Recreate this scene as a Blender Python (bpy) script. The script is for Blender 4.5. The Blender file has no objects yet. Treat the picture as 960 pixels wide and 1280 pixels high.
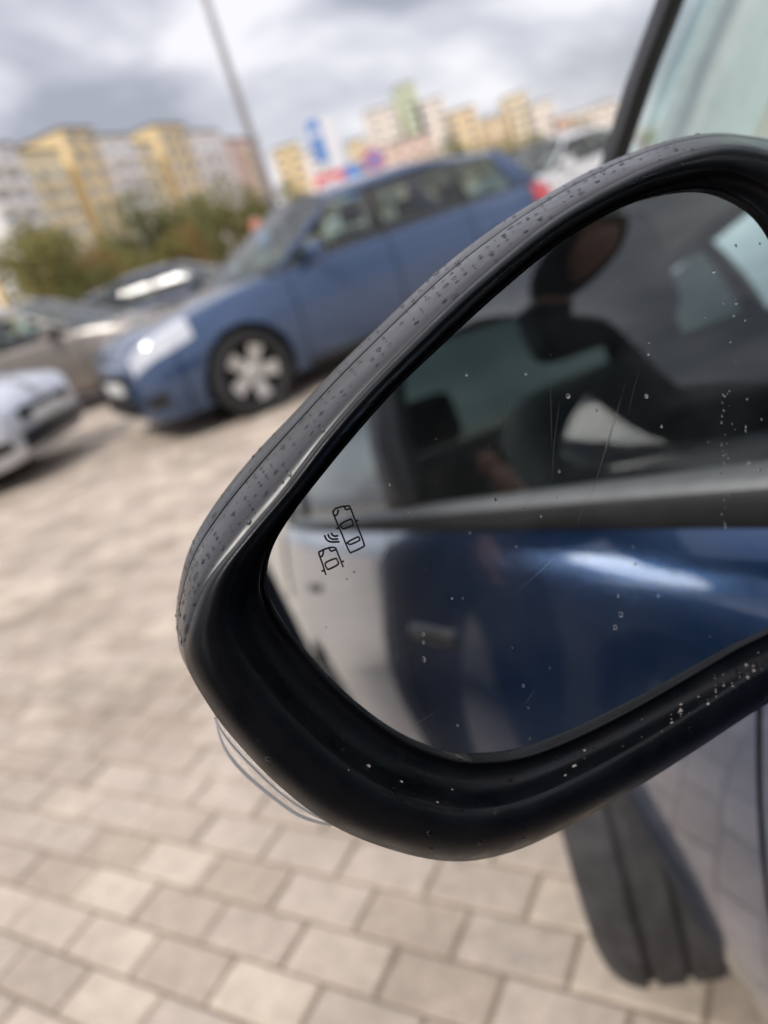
import bpy, bmesh, math, random
import numpy as np
from mathutils import Vector, Matrix
random.seed(7); rng = np.random.default_rng(7)
SC = bpy.context.scene
COL = SC.collection
rad = math.radians

# ------------------------------------------------------------------ camera, sky, sun, exposure
CAM_H, FOC, PITCH, ROLL = 1.15, 960.0, rad(20.4), rad(18)          # photograph: 960 x 1280, phone camera
R0 = np.array([1, 0, 0.]); U0 = np.array([0, math.sin(PITCH), math.cos(PITCH)]); FW = np.array([0, math.cos(PITCH), -math.sin(PITCH)])
RT = math.cos(ROLL) * R0 - math.sin(ROLL) * U0
UP = math.sin(ROLL) * R0 + math.cos(ROLL) * U0
CP = np.array([0, 0, CAM_H])
cam = bpy.data.cameras.new('camera'); camo = bpy.data.objects.new('camera', cam); COL.objects.link(camo)
camo.matrix_world = Matrix(((RT[0], UP[0], -FW[0], 0), (RT[1], UP[1], -FW[1], 0), (RT[2], UP[2], -FW[2], CAM_H), (0, 0, 0, 1)))
cam.sensor_fit = 'VERTICAL'; cam.sensor_height = 34.667; cam.sensor_width = 26.0; cam.lens = 26.0
cam.clip_start = 0.005; cam.clip_end = 3000
cam.dof.use_dof = True; cam.dof.focus_distance = 0.208; cam.dof.aperture_fstop = 26 / 4.1
SC.camera = camo
SC.render.resolution_x, SC.render.resolution_y = 768, 1024
SC.cycles.use_denoising = True
SC.cycles.max_bounces = 10; SC.cycles.glossy_bounces = 6; SC.cycles.transparent_max_bounces = 14; SC.cycles.transmission_bounces = 8
SC.cycles.sample_clamp_indirect = 6
SC.cycles.caustics_reflective = False; SC.cycles.caustics_refractive = False
SC.view_settings.view_transform = 'Standard'; SC.view_settings.look = 'None'; SC.view_settings.gamma = 1
SC.view_settings.exposure = 0.68

SUN_EL, SUN_AZ = rad(48), rad(215)       # azimuth measured clockwise from +Y
world = bpy.data.worlds.new('World'); SC.world = world; world.use_nodes = True
wn, wl = world.node_tree.nodes, world.node_tree.links
wn.clear()
w_out = wn.new('ShaderNodeOutputWorld'); w_bg = wn.new('ShaderNodeBackground'); w_bg.inputs['Strength'].default_value = 0.12
sky = wn.new('ShaderNodeTexSky'); sky.sky_type = 'NISHITA'; sky.sun_disc = False; sky.sun_elevation = SUN_EL; sky.sun_rotation = SUN_AZ
tc = wn.new('ShaderNodeTexCoord'); mp = wn.new('ShaderNodeMapping'); mp.inputs['Scale'].default_value = (1.7, 1.7, 4.0)
mp.inputs['Rotation'].default_value = (0.0, 0.06, 0.4)
nz = wn.new('ShaderNodeTexNoise'); nz.inputs['Scale'].default_value = 2.3; nz.inputs['Detail'].default_value = 6; nz.inputs['Roughness'].default_value = .52; nz.inputs['Distortion'].default_value = .35
rp = wn.new('ShaderNodeValToRGB')
rp.color_ramp.elements[0].position = .36; rp.color_ramp.elements[0].color = (2.05, 2.1, 2.42, 1)
rp.color_ramp.elements[1].position = .63; rp.color_ramp.elements[1].color = (4.9, 4.8, 5.0, 1)
e_ = rp.color_ramp.elements.new(.5); e_.color = (3.35, 3.36, 3.7, 1)
mx = wn.new('ShaderNodeMix'); mx.data_type = 'RGBA'; mx.inputs[0].default_value = .93
wl.new(tc.outputs['Generated'], mp.inputs['Vector']); wl.new(mp.outputs['Vector'], nz.inputs['Vector']); wl.new(nz.outputs['Fac'], rp.inputs['Fac'])
sx = wn.new('ShaderNodeSeparateXYZ'); sq = wn.new('ShaderNodeMath'); sq.operation = 'POWER'; sq.inputs[1].default_value = 2; sm = wn.new('ShaderNodeMath'); sm.operation = 'MULTIPLY_ADD'; sm.inputs[1].default_value = 1.1; sm.inputs[2].default_value = 1.0   # an overcast sky grows brighter towards the zenith
sv = wn.new('ShaderNodeVectorMath'); sv.operation = 'SCALE'; mxz = wn.new('ShaderNodeMath'); mxz.operation = 'MAXIMUM'; mxz.inputs[1].default_value = 0
wl.new(tc.outputs['Generated'], sx.inputs[0]); wl.new(sx.outputs['Z'], mxz.inputs[0]); wl.new(mxz.outputs[0], sq.inputs[0]); wl.new(sq.outputs[0], sm.inputs[0]); wl.new(rp.outputs['Color'], sv.inputs[0]); wl.new(sm.outputs[0], sv.inputs['Scale'])
wl.new(sky.outputs['Color'], mx.inputs[6]); wl.new(sv.outputs[0], mx.inputs[7]); wl.new(mx.outputs[2], w_bg.inputs['Color'])
wl.new(w_bg.outputs['Background'], w_out.inputs['Surface'])
sun = bpy.data.lights.new('sun', 'SUN'); sun.energy = 1.5; sun.angle = rad(14); sun.color = (1, .95, .88)
suno = bpy.data.objects.new('sun', sun); COL.objects.link(suno)
sd = Vector((math.sin(SUN_AZ) * math.cos(SUN_EL), math.cos(SUN_AZ) * math.cos(SUN_EL), math.sin(SUN_EL)))
suno.rotation_euler = sd.to_track_quat('Z', 'Y').to_euler()

# ------------------------------------------------------------------ helpers
def ray(x, y): return FW * FOC + RT * (x - 480) + UP * (640 - y)
def ground(x, y, z=0.0):
    d = ray(x, y); return CP + d * ((z - CAM_H) / d[2])
def azimuth_point(x, y, dist):                       # the point above pixel x, y at ground distance dist along +Y
    d = ray(x, y); return CP + d * (dist / d[1])
def lin(r, g, b): return tuple(((c / 255) / 12.92 if c / 255 < .04045 else ((c / 255 + .055) / 1.055) ** 2.4) for c in (r, g, b))
def mesh_of(verts, faces, smooth=True):
    me = bpy.data.meshes.new('mesh'); me.from_pydata([tuple(map(float, v)) for v in verts], [], faces); me.validate(); me.update()
    if smooth: me.polygons.foreach_set('use_smooth', [True] * len(me.polygons))
    return me
def link(name, me, mat=None, parent=None, loc=None, rot=None):
    o = bpy.data.objects.new(name, me); COL.objects.link(o)
    if mat and me and not len(me.materials): me.materials.append(mat)
    if parent: o.parent = parent
    if loc is not None: o.location = loc
    if rot is not None: o.rotation_euler = rot
    return o
def tag(o, label, cat, group=None):
    o['label'] = label; o['category'] = cat
    if group: o['group'] = group
    return o
def empty(name, loc=(0, 0, 0), rz=0):
    o = bpy.data.objects.new(name, None); COL.objects.link(o); o.location = loc; o.rotation_euler = (0, 0, rz); o.empty_display_size = .1
    return o
def grid(P, closed_u=False, closed_v=False):         # P[u][v] -> verts, faces
    nu, nv = len(P), len(P[0]); V = [p for r in P for p in r]; F = []
    for u in range(nu if closed_u else nu - 1):
        for v in range(nv if closed_v else nv - 1):
            a, b = u * nv + v, u * nv + (v + 1) % nv
            c, d = ((u + 1) % nu) * nv + (v + 1) % nv, ((u + 1) % nu) * nv + v
            F.append((a, b, c, d))
    return V, F
def bm_mesh(bm, smooth=False):
    me = bpy.data.meshes.new('mesh'); bm.to_mesh(me); bm.free()
    if smooth: me.polygons.foreach_set('use_smooth', [True] * len(me.polygons))
    return me
def box_bm(size, centre=(0, 0, 0), bevel=0, seg=2, bm=None):
    bm = bm or bmesh.new()
    r = bmesh.ops.create_cube(bm, size=1)
    vs = r['verts']
    for v in vs: v.co = Vector((v.co.x * size[0] + centre[0], v.co.y * size[1] + centre[1], v.co.z * size[2] + centre[2]))
    if bevel:
        es = list({e for v in vs for e in v.link_edges})
        bmesh.ops.bevel(bm, geom=es, offset=bevel, segments=seg, affect='EDGES', profile=.6)
    return bm
def box_me(size, centre=(0, 0, 0), bevel=0, seg=2): return bm_mesh(box_bm(size, centre, bevel, seg), bevel > 0 and seg > 1)
def cyl_me(r1, r2, h, n=16, z0=0):
    bm = bmesh.new(); bmesh.ops.create_cone(bm, cap_ends=True, segments=n, radius1=r1, radius2=r2, depth=h, matrix=Matrix.Translation((0, 0, z0 + h / 2)))
    me = bm_mesh(bm); 
    for p in me.polygons: p.use_smooth = len(p.vertices) == 4
    return me
def lathe(profile, n=48, axis='Y'):                   # profile [(r, t)] spun round axis
    P = []
    for i in range(n):
        a = 2 * math.pi * i / n
        P.append([(r * math.cos(a), t, r * math.sin(a)) if axis == 'Y' else (r * math.cos(a), r * math.sin(a), t) for r, t in profile])
    return grid(P, closed_u=True)
def tube(pts, r, n=8, closed=False):
    pts = [Vector(p) for p in pts]; P = []; m = len(pts)
    for i, p in enumerate(pts):
        t = (pts[(i + 1) % m] - pts[i - 1]) if closed else (pts[min(i + 1, m - 1)] - pts[max(i - 1, 0)])
        t.normalize(); a = t.cross(Vector((0, 0, 1)))
        if a.length < .05: a = t.cross(Vector((1, 0, 0)))
        a.normalize(); b = t.cross(a); rr = r[i] if hasattr(r, '__len__') else r
        P.append([p + (a * math.cos(2 * math.pi * k / n) + b * math.sin(2 * math.pi * k / n)) * rr for k in range(n)])
    return grid(P, closed_u=closed, closed_v=True)
def catmull(pts, m, closed=False):
    pts = np.array(pts, float); n = len(pts); out = []
    for i in range(n if closed else n - 1):
        p1, p2 = pts[i], pts[(i + 1) % n]
        p0 = pts[(i - 1) % n] if closed or i > 0 else 2 * p1 - p2
        p3 = pts[(i + 2) % n] if closed or i < n - 2 else 2 * p2 - p1
        for k in range(m):
            t = k / m
            out.append(.5 * (2 * p1 + (p2 - p0) * t + (2 * p0 - 5 * p1 + 4 * p2 - p3) * t * t + (3 * p1 - p0 - 3 * p2 + p3) * t ** 3))
    if not closed: out.append(pts[-1])
    return np.array(out)
def smooth_interp(x, xs, ys):                         # xs ascending, C1 monotone-limited
    xs, ys = np.asarray(xs, float), np.asarray(ys, float); d = np.diff(ys) / np.diff(xs)
    m = np.zeros(len(xs)); m[1:-1] = np.where(d[1:] * d[:-1] > 0, 2 * d[1:] * d[:-1] / (d[1:] + d[:-1] + 1e-12), 0); m[0], m[-1] = d[0], d[-1]
    x = np.clip(x, xs[0], xs[-1]); i = np.clip(np.searchsorted(xs, x) - 1, 0, len(xs) - 2); h = xs[i + 1] - xs[i]; t = (x - xs[i]) / h
    return (2 * t**3 - 3 * t**2 + 1) * ys[i] + (t**3 - 2 * t**2 + t) * h * m[i] + (-2 * t**3 + 3 * t**2) * ys[i + 1] + (t**3 - t**2) * h * m[i + 1]

# ------------------------------------------------------------------ materials
def mat(name, color, rough=.5, metal=0., coat=0., coat_rough=.03, spec=.5, noise=0., nscale=20., bump=0., bscale=200., rough_var=0., objrand=0., emit=None):
    m = bpy.data.materials.new(name); m.use_nodes = True; n, l = m.node_tree.nodes, m.node_tree.links
    b = n['Principled BSDF']; b.inputs['Base Color'].default_value = (*color, 1); b.inputs['Roughness'].default_value = rough
    b.inputs['Metallic'].default_value = metal; b.inputs['Coat Weight'].default_value = coat; b.inputs['Coat Roughness'].default_value = coat_rough
    b.inputs['Specular IOR Level'].default_value = spec
    t = n.new('ShaderNodeTexCoord')
    if noise or objrand:
        nt = n.new('ShaderNodeTexNoise'); nt.inputs['Scale'].default_value = nscale; nt.inputs['Detail'].default_value = 5; l.new(t.outputs['Object'], nt.inputs['Vector'])
        mr = n.new('ShaderNodeMapRange'); mr.inputs[1].default_value = .3; mr.inputs[2].default_value = .7; mr.inputs[3].default_value = 1 - noise; mr.inputs[4].default_value = 1 + noise; l.new(nt.outputs['Fac'], mr.inputs[0])
        v = mr.outputs[0]
        if objrand:
            oi = n.new('ShaderNodeObjectInfo'); m2 = n.new('ShaderNodeMapRange'); m2.inputs[3].default_value = 1 - objrand; m2.inputs[4].default_value = 1 + objrand; l.new(oi.outputs['Random'], m2.inputs[0])
            mm = n.new('ShaderNodeMath'); mm.operation = 'MULTIPLY'; l.new(v, mm.inputs[0]); l.new(m2.outputs[0], mm.inputs[1]); v = mm.outputs[0]
        vm = n.new('ShaderNodeVectorMath'); vm.operation = 'SCALE'; vm.inputs[0].default_value = color; l.new(v, vm.inputs['Scale']); l.new(vm.outputs[0], b.inputs['Base Color'])
    if rough_var:
        nt = n.new('ShaderNodeTexNoise'); nt.inputs['Scale'].default_value = nscale * 1.7; nt.inputs['Detail'].default_value = 4; l.new(t.outputs['Object'], nt.inputs['Vector'])
        mr = n.new('ShaderNodeMapRange'); mr.inputs[1].default_value = .3; mr.inputs[2].default_value = .7; mr.inputs[3].default_value = max(0, rough - rough_var); mr.inputs[4].default_value = rough + rough_var; l.new(nt.outputs['Fac'], mr.inputs[0]); l.new(mr.outputs[0], b.inputs['Roughness'])
    if bump:
        nt = n.new('ShaderNodeTexNoise'); nt.inputs['Scale'].default_value = bscale; nt.inputs['Detail'].default_value = 3; l.new(t.outputs['Object'], nt.inputs['Vector'])
        bu = n.new('ShaderNodeBump'); bu.inputs['Strength'].default_value = bump; bu.inputs['Distance'].default_value = .002; l.new(nt.outputs['Fac'], bu.inputs['Height']); l.new(bu.outputs['Normal'], b.inputs['Normal'])
    if emit: b.inputs['Emission Color'].default_value = (*emit[0], 1); b.inputs['Emission Strength'].default_value = emit[1]
    return m
def glass_mat(name, tint, rough=.0, ior=1.78):        # a pane reflects at both faces, so about twice a single surface
    m = bpy.data.materials.new(name); m.use_nodes = True; n, l = m.node_tree.nodes, m.node_tree.links; n.clear()
    o = n.new('ShaderNodeOutputMaterial'); mi = n.new('ShaderNodeMixShader'); fr = n.new('ShaderNodeFresnel'); ge = n.new('ShaderNodeNewGeometry'); io = n.new('ShaderNodeMapRange'); io.inputs[3].default_value = ior; io.inputs[4].default_value = 1 / ior; l.new(ge.outputs['Backfacing'], io.inputs[0]); l.new(io.outputs[0], fr.inputs['IOR'])   # the same on both faces of the pane
    tr = n.new('ShaderNodeBsdfTransparent'); tr.inputs['Color'].default_value = (*tint, 1); gl = n.new('ShaderNodeBsdfGlossy'); gl.inputs['Roughness'].default_value = rough
    l.new(fr.outputs[0], mi.inputs[0]); l.new(tr.outputs[0], mi.inputs[1]); l.new(gl.outputs[0], mi.inputs[2]); l.new(mi.outputs[0], o.inputs['Surface'])
    return m
def paint(name, c, metal=.55, rough=.32): return mat(name, c, rough, metal, coat=1, coat_rough=.02, noise=.04, nscale=900)
M = dict(
    own=paint('dark_blue_paint', (.022, .070, .185), .8, .20),
    blue=paint('steel_blue_paint', lin(62, 84, 118), .5, .25),
    brown=paint('brown_grey_paint', lin(132, 124, 117), .4, .35),
    silver=paint('silver_paint', lin(214, 218, 226), .45, .35),
    dark=paint('dark_slate_paint', lin(52, 60, 80), .5, .35),
    blackpaint=paint('black_paint', (.008, .009, .012), 0, .4),
    white=paint('white_paint', (.72, .73, .74), 0, .4),
    glass=glass_mat('car_glass', (.55, .66, .64)),
    glass_rear=glass_mat('tinted_rear_glass', (.10, .125, .12)),
    glass_own=glass_mat('own_car_glass', (.84, .95, .925)),
    
    black=mat('black_plastic', (.012, .012, .013), .42, noise=.25, nscale=30, bump=.04, bscale=900, rough_var=.07),
    rim_black=mat('mirror_black_plastic', (.003, .0035, .005), .31, spec=.24, noise=.3, nscale=60, bump=.05, bscale=2600, rough_var=.10),
    band=mat('mirror_frame_satin_black', (.017, .017, .019), .36, coat=.25, coat_rough=.30,
             spec=.45, noise=.2, nscale=80, rough_var=.06),
    rubber=mat('tyre_rubber', (.020, .020, .021), .75, noise=.35, nscale=18, bump=.2, bscale=300),
    rubber_dusty=mat('dusty_tyre_rubber', (.045, .044, .045), .85, noise=.45, nscale=26, bump=.2, bscale=300),
    seal=mat('rubber_seal', (.016, .015, .0145), .55, spec=.22, noise=.2, nscale=40),
    trimgrey=mat('grey_window_trim', (.13, .128, .125), .42, noise=.15, nscale=60),
    alloy=mat('alloy_rim', (.55, .54, .52), .38, .6, noise=.1, nscale=30),
    arch=mat('wheel_arch_liner', (.006, .006, .006), .9, noise=.2),
    seat=mat('dark_seat_cloth', (.012, .013, .016), .9, noise=.3, nscale=120, bump=.3, bscale=700),
    cabin=mat('dark_cabin_plastic', (.015, .015, .017), .6, noise=.15),
    lining=mat('light_grey_lining', (.62, .63, .63), .9, noise=.06, nscale=60),
    chrome=mat('chrome', (.7, .7, .72), .15, 1.0, noise=.05),
    lamp=mat('headlamp', (.62, .64, .68), .12, .2, coat=1, noise=.15, nscale=25),
    tail=mat('tail_lamp', (.55, .015, .02), .2, 0, coat=1, noise=.1),
    amber=mat('amber_lamp', (.75, .25, .03), .3, 0, coat=1, noise=.1),
    plate=mat('number_plate', (.7, .7, .68), .5, noise=.05),
    pole=mat('galvanised_steel', (.42, .42, .43), .55, .15, noise=.12, nscale=6),
    sblue=mat('sign_blue', lin(96, 142, 206), .4, noise=.05), sred=mat('sign_red', lin(222, 96, 96), .4, noise=.05), swhite=mat('sign_white', (.78, .78, .8), .45, noise=.05),
    sorange=mat('sign_orange', lin(214, 140, 118), .4, noise=.05), syellow=mat('yellow_post_paint', lin(200, 160, 60), .5, noise=.1),
    bark=mat('bark', (.07, .052, .04), .9, noise=.35, nscale=12, bump=.5, bscale=30),
    skin=mat('skin', lin(196, 150, 128), .5, noise=.05), jacket=mat('navy_jacket', (.010, .012, .020), .85, noise=.25, nscale=30, bump=.3, bscale=90),
    jeans=mat('dark_jeans', (.015, .02, .035), .9, noise=.2, nscale=60), hair=mat('dark_hair', (.012, .009, .007), .55, noise=.3, nscale=90), shoe=mat('dark_shoe', (.015, .014, .014), .6, noise=.2),
    phone=mat('phone_case', (.01, .01, .011), .35, noise=.1),
    symbol=mat('etched_symbol', (.008, .008, .009), .7, noise=.1),
)
def window_mat():
    return mat('building_window', (.24, .26, .30), .15, 0, coat=.5, noise=.3, nscale=.6, objrand=.45)  # pane colour lifted in place of haze over the far blocks
M['bwin'] = window_mat()

# ------------------------------------------------------------------ ground: concrete block paving
PAV_A = rad(-34.3)                                    # direction of the courses on the ground
def paving_material():
    m = bpy.data.materials.new('concrete_paver'); m.use_nodes = True; n, l = m.node_tree.nodes, m.node_tree.links; b = n['Principled BSDF']
    g = n.new('ShaderNodeNewGeometry'); oi = n.new('ShaderNodeObjectInfo')
    def noise(s, d=5, r=.55):
        q = n.new('ShaderNodeTexNoise'); q.inputs['Scale'].default_value = s; q.inputs['Detail'].default_value = d; q.inputs['Roughness'].default_value = r; l.new(g.outputs['Position'], q.inputs['Vector']); return q
    a = n.new('ShaderNodeMath'); a.operation = 'ADD'; l.new(oi.outputs['Random'], a.inputs[0]); l.new(g.outputs['Random Per Island'], a.inputs[1])
    fr = n.new('ShaderNodeMath'); fr.operation = 'FRACT'; l.new(a.outputs[0], fr.inputs[0])
    r1 = n.new('ShaderNodeValToRGB'); r1.color_ramp.elements[0].color = (.44, .36, .285, 1); r1.color_ramp.elements[1].color = (.60, .505, .405, 1)
    e = r1.color_ramp.elements.new(.45); e.color = (.50, .42, .35, 1); l.new(fr.outputs[0], r1.inputs[0])
    big, mid, fine = noise(2.3, 6, .6), noise(26, 6, .7), noise(360, 3, .7)
    def scale(colour, nn, lo, hi, p0=.3, p1=.7):
        mr = n.new('ShaderNodeMapRange'); mr.inputs[1].default_value = p0; mr.inputs[2].default_value = p1; mr.inputs[3].default_value = lo; mr.inputs[4].default_value = hi; l.new(nn.outputs['Fac'], mr.inputs[0])
        v = n.new('ShaderNodeVectorMath'); v.operation = 'SCALE'; l.new(colour, v.inputs[0]); l.new(mr.outputs[0], v.inputs['Scale']); return v.outputs[0]
    c = scale(r1.outputs[0], big, .82, 1.12, .34, .62); c = scale(c, mid, .80, 1.12); c = scale(c, fine, .78, 1.14)
    c = scale(c, noise(1.1, 7, .62), 1.02, .74, .52, .66)          # damp and oily patches
    l.new(c, b.inputs['Base Color']); b.inputs['Roughness'].default_value = .82; b.inputs['Specular IOR Level'].default_value = .3
    bu = n.new('ShaderNodeBump'); bu.inputs['Strength'].default_value = .5; bu.inputs['Distance'].default_value = .002; l.new(fine.outputs['Fac'], bu.inputs['Height']); l.new(bu.outputs['Normal'], b.inputs['Normal'])
    return m
def far_ground_material():                            # beyond the built blocks the same paving as courses of colour and joint
    m = bpy.data.materials.new('far_paving'); m.use_nodes = True; n, l = m.node_tree.nodes, m.node_tree.links; b = n['Principled BSDF']
    g = n.new('ShaderNodeNewGeometry'); mp = n.new('ShaderNodeMapping'); mp.vector_type = 'TEXTURE'; mp.inputs['Rotation'].default_value = (0, 0, PAV_A); l.new(g.outputs['Position'], mp.inputs['Vector'])
    br = n.new('ShaderNodeTexBrick'); br.inputs['Scale'].default_value = 1; br.inputs['Brick Width'].default_value = .2; br.inputs['Row Height'].default_value = .1; br.inputs['Mortar Size'].default_value = .004
    br.inputs['Color1'].default_value = (.45, .375, .305, 1); br.inputs['Color2'].default_value = (.53, .45, .37, 1); br.inputs['Mortar'].default_value = (.27, .22, .18, 1); l.new(mp.outputs[0], br.inputs['Vector'])
    nt = n.new('ShaderNodeTexNoise'); nt.inputs['Scale'].default_value = .9; nt.inputs['Detail'].default_value = 6; l.new(g.outputs['Position'], nt.inputs['Vector'])
    mr = n.new('ShaderNodeMapRange'); mr.inputs[1].default_value = .3; mr.inputs[2].default_value = .7; mr.inputs[3].default_value = .78; mr.inputs[4].default_value = 1.1; l.new(nt.outputs['Fac'], mr.inputs[0])
    v = n.new('ShaderNodeVectorMath'); v.operation = 'SCALE'; l.new(br.outputs['Color'], v.inputs[0]); l.new(mr.outputs[0], v.inputs['Scale']); l.new(v.outputs[0], b.inputs['Base Color']); b.inputs['Roughness'].default_value = .85
    return m
M['paver'] = paving_material()
M['sand'] = mat('joint_sand', (.27, .225, .18), .95, noise=.25, nscale=40)
BX0, BX1, BY0, BY1 = -5.2, 1.2, -1.6, 9.4            # the patch of paving that is built block by block
ring = lambda x0, x1, y0, y1, z: [(x0, y0, z), (x1, y0, z), (x1, y1, z), (x0, y1, z)]
V = ring(-900, 900, -900, 900, 0) + ring(BX0, BX1, BY0, BY1, 0)
gnd = link('ground', mesh_of(V, [(0, 1, 5, 4), (1, 2, 6, 5), (2, 3, 7, 6), (3, 0, 4, 7)], False), far_ground_material()); gnd['kind'] = 'structure'
bed = link('paving_bed', mesh_of(ring(BX0, BX1, BY0, BY1, -.009), [(0, 1, 2, 3)], False), M['sand']); bed['kind'] = 'structure'
lawn = link('lawn', mesh_of(ring(-400, 400, 62, 112, .004), [(0, 1, 2, 3)], False), mat('lawn_grass', (.10, .13, .03), .95, noise=.4, nscale=.15)); lawn['kind'] = 'structure'
paving = link('paving', mesh_of([(BX1, BY0, -.0085), (BX1 + .02, BY0, -.0085), (BX1 + .02, BY1, -.0085), (BX1, BY1, -.0085)], [(0, 1, 2, 3)], False), M['sand']); paving['kind'] = 'structure'
def block_bm(w, h):
    bm = bmesh.new(); g = .0055; c = .0045
    def loop(i, z): return [bm.verts.new((sx * (w / 2 - g / 2 - i), sy * (h / 2 - g / 2 - i), z)) for sx, sy in ((-1, -1), (1, -1), (1, 1), (-1, 1))]
    a, b, t = loop(0, -.012), loop(0, -.005), loop(c, 0)
    for p, q in ((a, b), (b, t)):
        for k in range(4): bm.faces.new((p[k], p[(k + 1) % 4], q[(k + 1) % 4], q[k]))
    bm.faces.new(t); return bm
bme = bm_mesh(block_bm(.2, .1)); bme.materials.append(M['paver'])
bv = np.array([v.co[:] for v in bme.vertices]); bf = [tuple(p.vertices) for p in bme.polygons]
ca, sa = math.cos(PAV_A), math.sin(PAV_A); cand = []
OFF = (.062, -.036)
for j in range(-90, 130):
    for i in range(-60, 60):
        u = i * .2 + (.1 if j % 2 else 0) + OFF[0]; v = j * .1 + OFF[1]; x, y = u * ca - v * sa, u * sa + v * ca
        if BX0 - .1 < x < BX1 + .1 and BY0 - .1 < y < BY1 + .1:
            P = np.array([x, y, 0]) - CP; dz = P @ FW; px, py = 480 + FOC * (P @ RT) / max(dz, .01), 640 - FOC * (P @ UP) / max(dz, .01)
            seen = dz > .2 and -40 < px < 1000 and 0 < py < 1320 and not (330 < px < 1000 and 250 < py < 930 and (px - 330) > abs(py - 700) * .6)
            cand.append((x, y, (0 if seen else 1000) + math.hypot(x, y)))
cand.sort(key=lambda t: t[2])
for k, (x, y, _) in enumerate(cand[:300]):
    o = link('paver', bme, None, paving, (x, y, random.gauss(0, .0012)), (random.gauss(0, .004), random.gauss(0, .004), PAV_A + random.gauss(0, .004)))
V, F = [], []
for (x, y, _) in cand[300:]:
    if not (BX0 + .08 < x < BX1 - .08 and BY0 + .08 < y < BY1 - .08): 
        if x < BX0 or x > BX1 or y < BY0 or y > BY1: continue
    a = PAV_A + random.gauss(0, .004); c, s = math.cos(a), math.sin(a); z = random.gauss(0, .0012); b0 = len(V)
    V += [(p[0] * c - p[1] * s + x, p[0] * s + p[1] * c + y, p[2] + z) for p in bv]; F += [tuple(q + b0 for q in f) for f in bf]
rest = link('paver_field', mesh_of(V, F, False), M['paver'], paving); rest['kind'] = 'stuff'

# ------------------------------------------------------------------ cars
def wheel_meshes(R=.32, w=.205, rr=.215, spokes=5, own=False):
    h = w / 2
    side = [(rr, .92), (rr + .03, 1.0), (R - .075, 1.05), (R - .05, 1.02), (R - .03, .95), (R - .016, .86), (R - .007, .74), (R - .002, .62)]
    prof = [(r_, -t_ * h) for r_, t_ in side]
    for c in (-.44, 0, .44):
        t = c * h; prof += [(R, t - .012), (R, t - .0065), (R - .008, t - .005), (R - .008, t + .005), (R, t + .0065), (R, t + .012)]
    seen = prof + [(r_, t_ * h) for r_, t_ in side[::-1]]
    tyre = mesh_of(*lathe(seen, 64))
    V, F = lathe([(rr + .004, -h * .9), (rr - .004, h * .86), (rr - .02, h * .8), (rr - .02, h * .2), (.0, h * .2)], 48)
    barrel = mesh_of(V, F)
    bm = bmesh.new()
    for k in range(spokes):
        a = 2 * math.pi * k / spokes
        prof = [(-.034, .03), (-.05, rr * .55), (-.062, rr - .018), (.062, rr - .018), (.05, rr * .55), (.034, .03)]
        top, bot = [], []
        for x, r in prof:
            X, Z = x * math.cos(a) - r * math.sin(a), x * math.sin(a) + r * math.cos(a); dz = .02 * (1 - r / rr)
            top.append(bm.verts.new((X, h * .80 - dz, Z))); bot.append(bm.verts.new((X, h * .5, Z)))
        bm.faces.new(top[::-1]); bm.faces.new(bot)
        for i in range(6): bm.faces.new((top[i], top[(i + 1) % 6], bot[(i + 1) % 6], bot[i]))
    bmesh.ops.recalc_face_normals(bm, faces=bm.faces)
    spoke = bm_mesh(bm)
    hub = mesh_of(*lathe([(.055, h * .4), (.055, h * .78), (.03, h * .84), (0, h * .84)], 24))
    return tyre, barrel, spoke, hub

STN = [  # X, top, shoulder z, shoulder y, max y, z of max, bottom y, bottom z   (unit template, belt at .983, half width .89)
    (-3.52, .90, .84, .66, .70, .62, .62, .30), (-3.46, 1.0, .95, .72, .77, .64, .68, .24), (-3.25, 1.03, .985, .765, .835, .66, .74, .20), (-2.9, 1.03, .995, .795, .872, .67, .78, .19),
    (-2.3, 1.02, .99, .83, .885, .66, .80, .18), (-1.6, 1.02, .986, .842, .89, .66, .81, .18), (-.9, 1.01, .983, .845, .89, .66, .81, .18), (-.5, 1.0, .965, .838, .888, .66, .80, .18),
    (-.1, .965, .92, .815, .885, .65, .80, .18), (.25, .91, .86, .785, .872, .62, .78, .18), (.55, .865, .80, .755, .84, .56, .76, .18), (.75, .815, .75, .72, .79, .53, .71, .19), (.86, .74, .68, .64, .70, .50, .63, .21), (.92, .64, .60, .52, .57, .47, .52, .25)]
STN = np.array(STN)

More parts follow.
